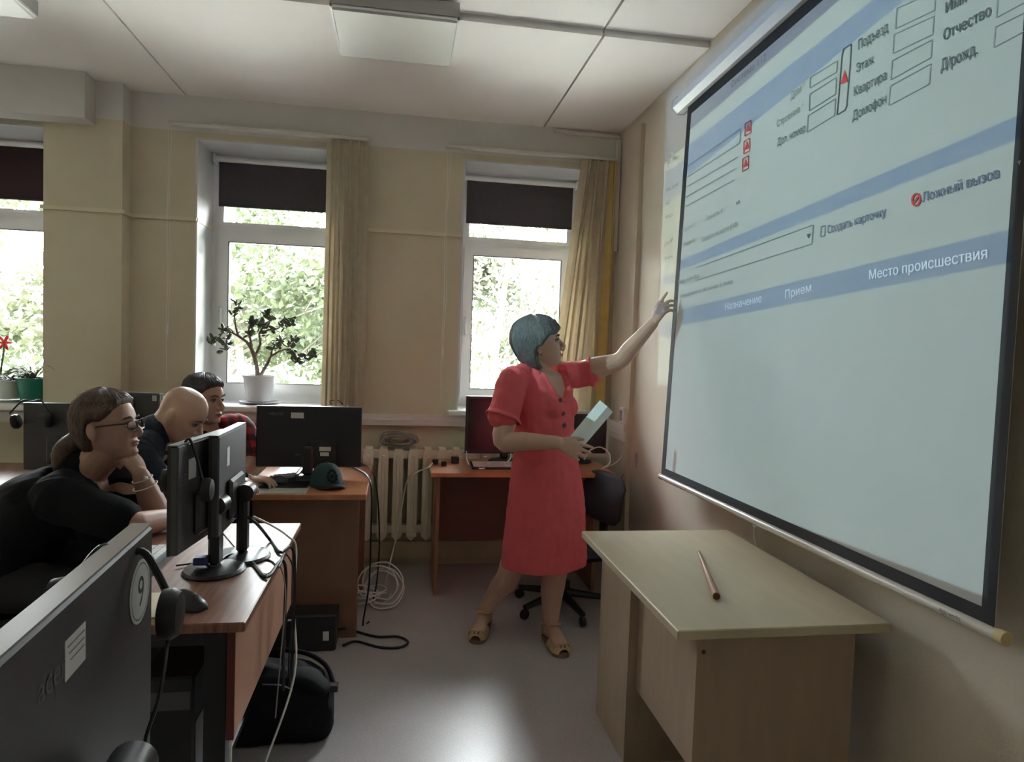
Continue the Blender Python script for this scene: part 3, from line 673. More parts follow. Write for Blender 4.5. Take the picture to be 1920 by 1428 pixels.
ring.rings([[Vector((q.x+R_*math.cos(a)+dx*math.cos(a), .0146, q.z+R_*math.sin(a)+dx*math.sin(a))) for dx in (0, .0016)] for a in [2*math.pi*k/48 for k in range(49)]], False, closed=False).build('number_ring', M_DARKPRINT, p0m, world=False, fix=False)
local_text('9', p0m, q.x+.013, q.z-.022, .046, M_DARKPRINT, .0146)
q1, q2 = on_m0(122, 1215), on_m0(160, 1210)
s_ = sticker(p0m, q2.x, q1.x, on_m0(140, 1258).z, on_m0(140, 1185).z)
for k in range(3): MB().box((q2.x+.004, .0139, on_m0(140, 1200+k*14).z), (q1.x-.006-.004*k, .0142, on_m0(140, 1198+k*14).z)).build('printed_line', M_LOGO, p0m, world=False)
qq = on_m0(95, 1270); local_text('acer', p0m, qq.x+.03, qq.z-.015, .03, M_LOGO, .0136)
# large monitor on the cherry desk, back to the viewer
r, p = monitor('large dark monitor seen from behind on the cherry desk with the green cap', (-.47, 3.74, .745), math.pi, .54, .055, .375, back=mat('blue_black_monitor_back', (0.012, 0.014, 0.022), 0.35, 0.03), hinge=False, base=True, rim=M_MON)
sticker(p, .03, .095, .315, .345); local_text('HELIOS', p, .205, .33, .016, M_LOGO, .0140)
MB().rbox((-.14, .013, .05), (.0, .030, .20), .010).build('rear_bulge', M_MON, p, world=False)
sticker(p, -.115, -.055, .145, .167, y=.0302); sticker(p, -.105, -.06, .118, .138, y=.0302); local_text('acer', p, .07, .118, .012, M_LOGO, .0140)
# monitors behind the woman in red
r, p = monitor('dark monitor left of the woman in red on the window desk', (.665, 4.24, .745), 0, .515, .06, .415, hinge=False, group=None)
r, p = monitor('silver framed monitor right of the woman in red on the window desk', (1.14, 4.24, .745), 0, .385, .045, .335, bezel=M_SILV, back=M_SILV, rim=M_SILV, hinge=False)
# monitors at the left edge
r, p = monitor('black monitor with a headset hung over it on the desk at the left edge', (-1.585, 3.62, .745), math.pi, .41, .055, .378, hinge=True)
sticker(p, -.115, -.02, .295, .355); local_text('DNS', p, .14, .315, .02, M_LOGO, .0140)
r, p = monitor('black monitor behind the face of the woman in black', (-1.46, 4.0, .745), math.pi*.93, .36, .07, .41, hinge=False)
sticker(p, -.165, -.14, .37, .40)
# ================================================================== people
def skin_mat(name, col, blush=1.08):
    m = mat(name, col, 0.5, 0.05, 9, 0.03, 250, spec=0.4)
    b = m.node_tree.nodes['Principled BSDF']; b.inputs['Subsurface Weight'].default_value = 0.08; b.inputs['Subsurface Radius'].default_value = (0.02, 0.008, 0.004)
    return m
def limb(mb, pts, rad, side=(0, 0, 1), n=16, sub=4):
    """closed tube with elliptical sections; rad: (along side, across) per point, or a number"""
    P = spline(pts, sub) if len(pts) > 2 else [Vector(pts[0]).lerp(Vector(pts[1]), k/sub) for k in range(sub+1)]
    rr = [(r, r) if isinstance(r, (int, float)) else r for r in rad]
    m = len(rr)-1; R = []
    for i in range(len(P)):
        t = i/(len(P)-1)*m; k = min(int(t), m-1); f = t-k; f = f*f*(3-2*f) if False else f
        R.append((rr[k][0]*(1-f)+rr[k+1][0]*f, rr[k][1]*(1-f)+rr[k+1][1]*f))
    rings = []; sd = Vector(side)
    def ring(p, t, ra, rb):
        a = sd-t*sd.dot(t)
        if a.length < 1e-3: a = Vector((1, 0.1, 0))-t*Vector((1, 0.1, 0)).dot(t)
        a.normalize(); b = t.cross(a); return [p+a*ra*math.cos(2*math.pi*k/n)+b*rb*math.sin(2*math.pi*k/n) for k in range(n)]
    T = [(P[min(i+1, len(P)-1)]-P[max(i-1, 0)]).normalized() for i in range(len(P))]
    e0, e1 = min(R[0]), min(R[-1])
    for a in (80, 55, 30): c, s = math.cos(math.radians(a)), math.sin(math.radians(a)); rings.append(ring(P[0]-T[0]*e0*s, T[0], R[0][0]*c, R[0][1]*c))
    for p, t, r in zip(P, T, R): rings.append(ring(p, t, *r))
    for a in (30, 55, 80): c, s = math.cos(math.radians(a)), math.sin(math.radians(a)); rings.append(ring(P[-1]+T[-1]*e1*s, T[-1], R[-1][0]*c, R[-1][1]*c))
    mb.rings(rings); return mb
def sections(mb, secs, n=28, ex=2.3):
    """horizontal sections (centre, half width, half depth, yaw of the front) lofted upward"""
    rings = []
    for c, a, b, yaw in secs:
        f = Vector((math.cos(yaw), math.sin(yaw), 0)); s = Vector((-f.y, f.x, 0)); R = []
        for k in range(n):
            t = 2*math.pi*k/n; cx, sy = math.cos(t), math.sin(t)
            q = (abs(cx)**ex+abs(sy)**ex)**(-1/ex); R.append(Vector(c)+f*b*q*cx+s*a*q*sy)
        rings.append(R)
    mb.rings(rings); return mb
def remesh(mb, voxel, smooth=4, disp=None):
    me = mb.mesh('tmp', M_WHITE); o = bpy.data.objects.new('tmp', me); COL.objects.link(o)
    md = o.modifiers.new('r', 'REMESH'); md.mode = 'VOXEL'; md.voxel_size = voxel; md.adaptivity = 0
    if smooth: ms = o.modifiers.new('s', 'SMOOTH'); ms.iterations = smooth; ms.factor = 0.5
    dg = bpy.context.evaluated_depsgraph_get(); dg.update()
    out = bpy.data.meshes.new_from_object(o.evaluated_get(dg)); bpy.data.objects.remove(o); bpy.data.meshes.remove(me)
    if disp:
        nr = [v.normal.copy() for v in out.vertices]
        for v, nn in zip(out.vertices, nr): v.co = disp(v.co.copy(), nn)
    return out
def put(me, name, m, parent):
    me.materials.clear(); me.materials.append(m); me.name = name
    org = parent_loc(parent); me.transform(Matrix.Translation(-org))
    me.polygons.foreach_set('use_smooth', [True]*len(me.polygons)); me.update()
    o = bpy.data.objects.new(name, me); COL.objects.link(o); o.parent = parent; return o
# ---- head: local x right, y forward, z up, eye level z = 0
HZ = [-.122, -.116, -.105, -.085, -.06, -.03, 0, .02, .05, .08, .10, .112, .118]
HW = [.012, .030, .044, .057, .066, .072, .075, .077, .077, .069, .054, .034, .010]
HF = [.055, .074, .086, .090, .091, .092, .091, .094, .091, .077, .056, .034, .010]
HB = [-.02, .000, .022, .050, .075, .092, .100, .103, .102, .090, .072, .046, .014]
def head_pt(th, z, s=1.0, fat=1.0):                  # th = 0 at the face
    w, f, b = np.interp(z, HZ, HW), np.interp(z, HZ, HF), np.interp(z, HZ, HB)
    w *= fat if z < 0.02 else 1+(fat-1)*max(0, (0.06-z)/.04)
    c, sn = math.cos(th), math.sin(th); ex = 2.25; q = (abs(c)**ex+abs(sn)**ex)**(-1/ex)
    x = w*q*sn; yc = 0.5*(f-b); yr = 0.5*(f+b)
    y = yc+yr*q*c
    if c > 0:
        for sg in (-1, 1):
            y -= .011*math.exp(-((x-sg*.034)/.018)**2-((z-.002)/.013)**2)
            y += .004*math.exp(-((x-sg*.046)/.02)**2-((z+.035)/.02)**2)
        y += .004*math.exp(-(x/.05)**2-((z-.024)/.010)**2)
    return Vector((x, y, z))*s
def head(mb, H, s=1.0, fat=1.0, ear=True, nose=1.0):
    g = lambda p: H @ (Vector(p)*s)
    zs = [HZ[0]+(HZ[-1]-HZ[0])*k/34 for k in range(35)]
    mb.rings([[H @ head_pt(2*math.pi*k/48, z, s, fat) for k in range(48)] for z in zs])
    R3 = H.to_3x3()
    side = R3 @ Vector((1, 0, 0))
    limb(mb, [g((0, .088, .016)), g((0, .100, -.008)), g((0, .110*nose+.002, -.030)), g((0, .108, -.043))], [.0075*s, .009*s, .0125*s, .011*s], side, 12)
    for sg in (-1, 1):
        mb.ell(g((sg*.0125, .101, -.041)), (.009*s, .010*s, .008*s))
        if ear:
            Me = R3 @ Matrix.Rotation(sg*math.radians(-22), 3, 'Z') @ Matrix.Rotation(math.radians(12), 3, 'X')
            mb.ell(g((sg*.083*fat, -.014, -.012)), (.012*s, .021*s, .033*s), Me.to_4x4())
            mb.ell(g((sg*.081*fat, -.008, -.038)), (.010*s, .012*s, .014*s), Me.to_4x4())
    mb.ell(g((0, .0935, -.0655)), (.023*s, .0075*s, .0065*s), R3.to_4x4()); mb.ell(g((0, .0925, -.0775)), (.020*s, .0075*s, .0065*s), R3.to_4x4())
    mb.ell(g((0, .082, -.104)), (.022*s, .017*s, .016*s), R3.to_4x4())
def face_bits(H, parent, s, iris=(0.05, 0.04, 0.035), brow=(0.05, 0.035, 0.025), lip=(0.32, 0.11, 0.10), lid=0.35):
    g = lambda p: H @ (Vector(p)*s)
    mw = mat('eye_white', (0.34, 0.31, 0.29), 0.25, 0.02); mi = mat('iris_%d' % int(iris[0]*1000), iris, 0.2, 0.02); mbw = mat('brow_%d' % int(brow[0]*1000), brow, 0.8, 0.1)
    for sg in (-1, 1):
        e = MB().ell(g((sg*.033, .0762, .000)), (.0125*s,)*3, n=14, m=10).build('eye', mw, parent, True)
        MB().ell(g((sg*.033, .0852, .0002)), (.0068*s, .0042*s, .0068*s), H.to_3x3().to_4x4(), 12, 8).build('iris', mi, e, True)
        limb(MB(), [g((sg*.020, .0865, .0035)), g((sg*.033, .0905, .0078)), g((sg*.047, .0815, .0035))], [.0022*s, .0036*s, .0022*s], (0, 0, 1), 8).build('eyelid', mbw, parent, True)
        limb(MB(), [g((sg*.016, .0975, .022)), g((sg*.034, .0965, .028)), g((sg*.052, .083, .022))], [.0028*s, .0036*s, .002*s], (0, 0, 1), 8).build('eyebrow', mbw, parent, True)
    ml = mat('lip_%d' % int(lip[0]*1000), lip, 0.4, 0.05)
    u = MB(); R4 = H.to_3x3().to_4x4()
    limb(u, [g((-.022, .0925, -.0715)), g((-.008, .1005, -.0668)), g((.008, .1005, -.0668)), g((.022, .0925, -.0715))], [.0018*s, .0042*s, .0042*s, .0018*s], (0, 0, 1), 8)
    limb(u, [g((-.020, .0915, -.0725)), g((0, .0985, -.0765)), g((.020, .0915, -.0725))], [.0018*s, .0048*s, .0018*s], (0, 0, 1), 8)
    u.build('lips', ml, parent, True)
def hair(H, parent, mask, m, s=1.0, fat=1.0, amp=.004, freq=55, zlo=-.122):
    """closed shell over the skull: mask(th, z) gives the thickness (negative = under the skin)"""
    nz_, nt_ = 64, 96; rings = []; R3 = H.to_3x3()
    for j in range(nz_+1):
        z = zlo+(.118-zlo)*j/nz_; ring = []
        for k in range(nt_):
            th = 2*math.pi*k/nt_; a = th if th <= math.pi else 2*math.pi-th
            p = head_pt(th, max(z, -.121), 1.0, fat); p.z = z
            c = Vector((0, -.005, .0)); d = (p-c); d.z = d.z if z > 0 else d.z*.4; d.normalize()
            o = mask(math.degrees(a), z)
            if o > 0: o += amp*noise.noise(Vector((math.sin(th)*2.2, math.cos(th)*2.2, z*9))*freq/18)+.6*amp*math.sin(th*38+z*40+3*noise.noise(p*30))
            ring.append(H @ ((p+d*o)*s))
        rings.append(ring)
    return MB().rings(rings).build('hair', m, parent, 2)
def sstep(a, b, x): t = min(1, max(0, (x-a)/(b-a))); return t*t*(3-2*t)
def hand(mb, wrist, d, back, thumb, curl=(25, 25, 25, 25), spread=6, s=1.0, tcurl=20, tout=38):
    """wrist point, finger direction, back-of-hand normal, thumb side (+1/-1 along d x back)"""
    d = Vector(d).normalized(); back = Vector(back); back = (back-d*back.dot(d)).normalized(); lat = d.cross(back)*thumb
    limb(mb, [wrist-d*.012*s, wrist+d*.03*s, wrist+d*.065*s, wrist+d*.086*s], [(.026*s, .020*s), (.034*s, .017*s), (.040*s, .015*s), (.038*s, .012*s)], lat, 14)
    for k, L in enumerate((.072, .080, .074, .058)):
        off = (.030-.0205*k)*s; base = wrist+d*(.084-(0, 0, .003, .010)[k])*s+lat*off
        sp_ = math.radians(spread*(1.5-k)); dd = (d*math.cos(sp_)+lat*math.sin(sp_)).normalized(); nn = back; pts = [base-dd*.018*s, base]; c = math.radians(curl[k])
        for f in (.45, .30, .25):
            q = Matrix.Rotation(-c if False else c, 3, dd.cross(-nn).normalized()); dd = (q @ dd).normalized(); nn = (q @ nn).normalized(); pts.append(pts[-1]+dd*L*f*s)
        limb(mb, pts, [.0100*s, .0095*s, .0085*s, .0078*s, .0066*s], lat, 10, 3)
    b0 = wrist+d*.022*s+lat*.022*s; to = math.radians(tout); dd = (d*math.cos(to)+lat*math.sin(to)-back*.25).normalized()
    q = Matrix.Rotation(math.radians(tcurl), 3, dd.cross(-lat).normalized()); d2 = (q @ dd).normalized()
    limb(mb, [b0, b0+dd*.030*s, b0+dd*.045*s+d2*.012*s, b0+dd*.045*s+d2*.040*s], [.0145*s, .0125*s, .0105*s, .0078*s], back, 10, 3)
def frame_mat(pos, fwd, up=(0, 0, 1), roll=0.0):
    f = Vector(fwd).normalized(); u = Vector(up); r = f.cross(u).normalized(); u = r.cross(f)
    if roll: q = Matrix.Rotation(roll, 3, f); r = q @ r; u = q @ u
    return Matrix(((r.x, f.x, u.x, pos[0]), (r.y, f.y, u.y, pos[1]), (r.z, f.z, u.z, pos[2]), (0, 0, 0, 1)))
def person(lab, loc): return thing('person', lab, 'person', loc)
def fabric(name, col, rough=0.85, var=0.05, bump=0.25, bs=350, **k): return mat(name, col, rough, var, 14, bump, bs, **k)
def hair_mat(name, c1, c2, rough=0.5): return mat(name, c1, rough, 0, 40, 0.5, 90, stretch=(6, 6, .6), col2=c2, spec=0.4)
def bvh(o):
    from mathutils.bvhtree import BVHTree
    me = o.data; M = Matrix.Translation(parent_loc(o)); return BVHTree.FromPolygons([M @ v.co for v in me.vertices], [tuple(p.vertices) for p in me.polygons])

# ------------------------------------------------------------------ woman in the red dress
def woman_red():
    P = ony; R = person('standing woman in a coral red dress pointing at the projection screen', (.68, 3.3, 0))
    SK = skin_mat('skin_warm', (0.52, 0.33, 0.255)); DR = fabric('coral_red_linen', (0.70, 0.105, 0.12), 0.8, 0.05, 0.3, 500)
    fw = math.radians(-45)
    hc = P(1012, 644, 3.27)
    H = frame_mat(hc, (math.cos(math.radians(-10)), math.sin(math.radians(-10)), .20))
    sh_r, el_r, wr_r = P(964, 716, 3.19), P(943, 826, 3.11), P(1046, 829, 3.00)
    sh_l, el_l, wr_l = P(1078, 702, 3.40), P(1161, 676, 3.31), P(1224, 606, 3.20)
    nb = P(1016, 712, 3.31)
    b = MB(); head(b, H, 1.0, 1.08, nose=1.0)
    limb(b, [H @ Vector((0, -.022, -.055)), H @ Vector((0, -.022, -.095)), nb+Vector((0, 0, .01)), nb+Vector((0, 0, -.05))], [(.056, .060), (.056, .058), (.064, .062), (.10, .07)], (1, -1, 0))
    def S(px, py, Y, a, d, yaw): return (P(px, py, Y), a, d, math.radians(yaw))
    ts = [S(1020, 1000, 3.31, .165, .125, -55), S(1022, 900, 3.31, .165, .12, -52), S(1022, 848, 3.31, .145, .105, -48), S(1018, 790, 3.31, .155, .105, -45), S(1018, 755, 3.31, .165, .118, -45), S(1020, 725, 3.31, .160, .098, -45), S(1022, 703, 3.31, .120, .070, -45), S(1022, 694, 3.31, .07, .05, -45)]
    sections(b, ts)
    limb(b, [sh_r, sh_r.lerp(el_r, .5), el_r, el_r.lerp(wr_r, .35), wr_r], [.056, .054, .047, .045, .029], (1, 0, 0))
    limb(b, [sh_l, sh_l.lerp(el_l, .5), el_l, el_l.lerp(wr_l, .35), wr_l], [.060, .057, .044, .043, .028], (0, 1, 0))
    # pointing hand: index up, the rest loosely bent
    hd = (P(1243, 575, 3.16)-wr_l).normalized()
    hand(b, wr_l+hd*.005, hd, (-.75, -.35, .25), -1, (4, 26, 32, 36), 5, .98, 10, 40)
    # holding hand
    hd2 = (P(1088, 846, 2.965)-wr_r).normalized()
    hand(b, wr_r+hd2*.004, hd2, (-.10, -.98, .15), -1, (12, 18, 24, 26), 5, 1.0, 14, 32)
    # legs
    kr, ar = P(955, 1075, 3.38), P(908, 1146, 3.47); kl, al = P(1038, 1085, 3.31), P(1033, 1172, 3.29)
    tr, tl = onz(896, 1188, .03), onz(1050, 1213, .03)
    limb(b, [P(1002, 930, 3.31), kr, kr.lerp(ar, .35)+Vector((.005, .02, 0)), ar], [.085, .062, .057, .034], (0, 1, 0))
    limb(b, [P(1055, 930, 3.33), kl, kl.lerp(al, .35)+Vector((0, .02, 0)), al], [.10, .062, .058, .036], (0, 1, 0))
    feet = []
    for an, to in ((ar, tr), (al, tl)):
        f = Vector((to.x-an.x, to.y-an.y, 0)); 
        if f.length < .12: f = f.normalized()*.14
        f.normalize(); sd = Vector((-f.y, f.x, 0)); heel = Vector((an.x, an.y, .03))-f*.045; toe = heel+f*.225
        limb(b, [an+Vector((0, 0, .01)), Vector((an.x, an.y, .055))-f*.01], [.034, .036], sd)
        limb(b, [heel+f*.02+Vector((0, 0, .018)), heel+f*.09+Vector((0, 0, .034)), heel+f*.16+Vector((0, 0, .022)), toe-f*.02+Vector((0, 0, .012))], [(.028, .030), (.032, .034), (.040, .022), (.034, .013)], sd)
        feet.append((heel, f, sd, an))
    put(remesh(b, .0042, 3), 'body', SK, R)
    # dress
    d = MB()
    ds = [S(1021, 1056, 3.31, .222, .175, -62), S(1021, 1045, 3.31, .224, .178, -62), S(1022, 1000, 3.31, .216, .172, -60), S(1024, 940, 3.31, .207, .165, -56), S(1024, 890, 3.31, .192, .152, -52), S(1022, 850, 3.31, .172, .134, -48), S(1018, 800, 3.31, .178, .135, -45), S(1017, 762, 3.31, .185, .140, -45), S(1018, 728, 3.31, .178, .118, -45), S(1020, 706, 3.31, .148, .088, -45), S(1021, 694, 3.31, .10, .066, -45), S(1021, 688, 3.31, .06, .045, -45)]
    sections(d, ds)
    ff = Vector((math.cos(fw), math.sin(fw), 0)); sd = Vector((-ff.y, ff.x, 0)); bc = P(1020, 762, 3.31)
    for sg in (-1, 1): d.ell(bc+ff*.068+sd*sg*.070, (.076, .076, .072))
    limb(d, [sh_r+Vector((.03, .03, .01)), sh_r+Vector((-.008, -.008, .004)), P(948, 765, 3.15), P(944, 778, 3.145)], [.060, .070, .074, .078], (1, 0, 0), 20)
    limb(d, [sh_l+Vector((-.05, -.04, 0)), sh_l, P(1098, 699, 3.38), P(1104, 698, 3.375)], [.062, .072, .069, .070], (0, 0, 1), 20)
    limb(d, [P(985, 698, 3.27), P(962, 712, 3.2)], [.05, .062], (0, 0, 1)); limb(d, [P(1050, 697, 3.35), P(1080, 699, 3.4)], [.05, .064], (0, 0, 1))
    ncen = P(1030, 700, 3.27)
    def disp(p, nn):
        q = p-ncen; s_ = q.dot(sd); f_ = q.dot(ff); z_ = q.z
        # scoop neckline: push the cloth under the skin
        e = (s_/.072)**2+(max(0, -z_)/.118)**2 if z_ < 0 else (s_/.076)**2*.8
        front = sstep(-.09, -.02, f_)
        k = (1-sstep(.80, 1.0, e))*front
        if z_ > -.03 and f_ < 0: k = max(k, 1-sstep(.6, .85, (s_/.075)**2+((f_+.02)/.09)**2))
        w_ = .006*noise.noise(Vector((p.x*9, p.y*9, p.z*3)))+.0035*noise.noise(p*26)+.0035*math.sin(p.z*42+8*noise.noise(p*5))*sstep(-.7, -.2, -abs(p.z-.98)*4)
        rid = .012*(sstep(1.0, 1.08, e)*(1-sstep(1.12, 1.5, e)))*front if z_ < .04 else 0
        return p+nn*(w_*(1-k)+rid)-nn*.045*k
    dress = put(remesh(d, .006, 4, disp), 'dress', DR, R)
    # collar flaps, sleeve ruffles, buttons
    T = bvh(dress)
    def hit(x, y, off=.004):
        dr = ray(x, y).normalized(); h = T.ray_cast(CP, dr); p = h[0] if h[0] is not None else P(x, y, 3.2); return p-dr*off, h[1]
    DK = fabric('coral_red_linen_fold', (0.52, 0.045, 0.06), 0.8, 0.05, 0.3, 500)
    for x, y in ((1050, 750), (1056, 775), (1058, 797)):
        p, nn = hit(x, y, .001); Mx = Matrix.Translation(p) @ Vector(nn).to_track_quat('Z', 'Y').to_matrix().to_4x4()
        MB().lathe([(.011, 0), (.012, .002), (.010, .005), (.004, .004)], (0, 0, 0), 14, M=Mx).build('button', mat('maroon_button', (0.07, 0.018, 0.022), 0.35), dress, True)
    for A_, B_, r_ in ((sh_r, P(944, 778, 3.145), .080), (sh_l, P(1104, 698, 3.375), .071)):
        ax = (B_-A_).normalized(); rg = []
        for j in range(4):
            ring = []; t_ = Vector((0, 0, 1)) if abs(ax.z) < .8 else Vector((1, 0, 0)); u_ = (t_-ax*t_.dot(ax)).normalized(); v_ = ax.cross(u_)
            for k in range(48):
                an = 2*math.pi*k/48; rr_ = r_-.003+.004*j+.006*j/3*math.sin(an*7+1); ring.append(B_+ax*(-.006+.008*j)+(u_*math.cos(an)+v_*math.sin(an))*rr_)
            rg.append(ring)
        rg += [[B_+ax*(-.006+.008*j)+(q-B_-ax*(-.006+.008*j))*.95 for q in rg[j]] for j in (3, 2, 1, 0)]
        MB().rings(rg, False).build('sleeve_ruffle', DR, dress, 2)
    # hair
    def mask(a, z):
        lim = np.interp(a, [0, 35, 55, 70, 82, 96, 112, 128, 180], [.040, .030, .030, .010, -.012, -.022, -.070, -.108, -.115])
        t = .024+.010*sstep(20, 90, a)*(1-sstep(.08, .118, z)); t += .006*sstep(100, 170, a)*sstep(-.06, .03, z)
        return -.014+(t+.014)*sstep(lim-.006, lim+.012, z)
    hr = hair(H, R, mask, hair_mat('grey_hair', (0.075, 0.082, 0.09), (0.19, 0.195, 0.20), 0.45), 1.0, 1.06, .004)
    face_bits(H, R, 1.0, lip=(0.26, 0.09, 0.08))
    # earring, sandals
    e_ = H @ Vector((.087, -.004, -.052)); MB().ell(e_, (.004, .004, .006)).build('earring', M_EDGE, R, True)
    TAN = mat('tan_leather', (0.50, 0.35, 0.20), 0.5, 0.05, 20); SOLE = mat('brown_sole', (0.20, 0.13, 0.08), 0.6)
    for heel, f, sd, an in feet:
        sh = bpy.data.objects.new('sandal', None); COL.objects.link(sh); sh.parent = R; sh.location = Vector((heel.x, heel.y, 0))-Vector(R.location)
        out = []; prof = [(-.012, .022), (.0, .030), (.05, .034), (.10, .036), (.16, .045), (.20, .042), (.228, .028), (.236, .010)]
        outl = [heel+f*t+sd*w for t, w in prof]+[heel+f*t-sd*w for t, w in prof[::-1]]
        for q in outl: q.z = 0
        MB().prism(outl, (0, 0, .020)).build('sole', SOLE, sh)
        def pt(t, w, z): q = heel+f*t+sd*w; q.z = z; return q
        def band(cs, wd, th=.003):
            cs = spline(cs, 5); rg = []
            for i, q in enumerate(cs):
                tg = (cs[min(i+1, len(cs)-1)]-cs[max(i-1, 0)]).normalized(); wv = f*.9+Vector((0, 0, .1)) if abs(tg.dot(f)) < .7 else sd; wv = (wv-tg*wv.dot(tg)).normalized(); nv = tg.cross(wv)
                rg.append([q+wv*wd+nv*th, q+wv*wd-nv*th, q-wv*wd-nv*th, q-wv*wd+nv*th])
            MB().rings(rg).build('strap', TAN, sh)
        for t, wd in ((.125, .010), (.158, .013), (.192, .013)):
            band([pt(t-.012, .044, .014), pt(t, .034, .050), pt(t+.004, .0, .062-.12*(t-.13)), pt(t, -.034, .050), pt(t-.012, -.044, .014)], wd)
        band([pt(.19, 0, .056), pt(.12, 0, .074), pt(.075, 0, .10)], .012)
        band([pt(.02, .037, .095), pt(.075, .030, .103), pt(.085, 0, .106), pt(.075, -.030, .103), pt(.02, -.037, .095), pt(-.02, 0, .098), pt(.02, .037, .095)], .010)
        vm = []
        for t, hw, hh in ((.115, .046, .062), (.15, .050, .058), (.185, .050, .050), (.21, .044, .040), (.230, .028, .030)):
            vm.append([pt(t, hw*math.cos(a), .016+hh*math.sin(a)*.9) for a in [math.pi*k/14 for k in range(15)]]+[pt(t-.002, (hw-.003)*math.cos(a), .016+(hh-.003)*math.sin(a)*.9) for a in [math.pi*k/14 for k in range(14, -1, -1)]])
        MB().rings(vm).build('vamp', TAN, sh, 2)
        for q_ in (-.6, -.2, .2, .6):
            MB().tube([pt(.205-.03*abs(q_), .040*math.sin(q_*1.3), .058-.012*abs(q_)), pt(.226-.03*abs(q_), .036*math.sin(q_*1.3), .047-.010*abs(q_))], .0045, 6).build('cutout', SOLE, sh)
        hc_ = MB(); rg = [[pt(-.014+abs(w)*.35*abs(w)/.04, w, z) for w in (-.034, -.02, 0, .02, .034)]+[pt(-.008+abs(w)*.35*abs(w)/.04, w, z) for w in (.031, .018, 0, -.018, -.031)] for z in (.015, .05, .085)]
        hc_.rings(rg).build('heel_counter', TAN, sh, 2)
    # folded paper in her hand
    pq = [P(1125, 750, 3.03), P(1149, 772, 3.05), P(1076, 858, 3.03), P(1054, 836, 3.02)]; md0, md1 = P(1139, 762, 3.005), P(1066, 848, 2.998)
    pap = thing('folded_paper', 'folded white paper held by the woman in red', 'paper', pq[3]); PM = mat('pale_paper', (0.72, 0.78, 0.78), 0.7, 0.02)
    th_ = Vector((0, .0012, 0))
    MB().prism([pq[0], md0, md1, pq[3]], th_).build('leaf', PM, pap); MB().prism([md0, pq[1], pq[2], md1], th_).build('leaf', PM, pap)
woman_red()
# ------------------------------------------------------------------ seated people
def shoes(b_list, parent, col=(0.02, 0.02, 0.022)):
    for heel, f in b_list:
        s = MB(); sd = Vector((-f.y, f.x, 0))
        limb(s, [heel+Vector((0, 0, .045)), heel+f*.10+Vector((0, 0, .05)), heel+f*.19+Vector((0, 0, .036)), heel+f*.24+Vector((0, 0, .03))], [(.038, .042), (.042, .046), (.046, .034), (.036, .026)], sd)
        me = remesh(s, .006, 2); 
        for v in me.vertices: v.co.z = max(v.co.z, .001)
        put(me, 'shoe', mat('dark_shoe', col, 0.5), parent)
def seated_legs(hip, knee, foot, side, mname, col, parent, r=(.10, .085, .06, .05)):
    b = MB()
    for sg in (-1, 1):
        s = Vector(side)*sg
        limb(b, [hip+s*.085, knee+s*.10], [r[0], r[2]+.01], (0, 0, 1)); limb(b, [knee+s*.10, foot+s*.10+Vector((0, 0, .10))], [r[2]+.008, r[3]], (1, 0, 0))
    limb(b, [hip-Vector((.03, 0, 0))-Vector(side)*.10, hip-Vector((.03, 0, 0))+Vector(side)*.10], [r[0]+.02]*2, (0, 0, 1))
    put(remesh(b, .008, 3), 'trousers', fabric(mname, col), parent)

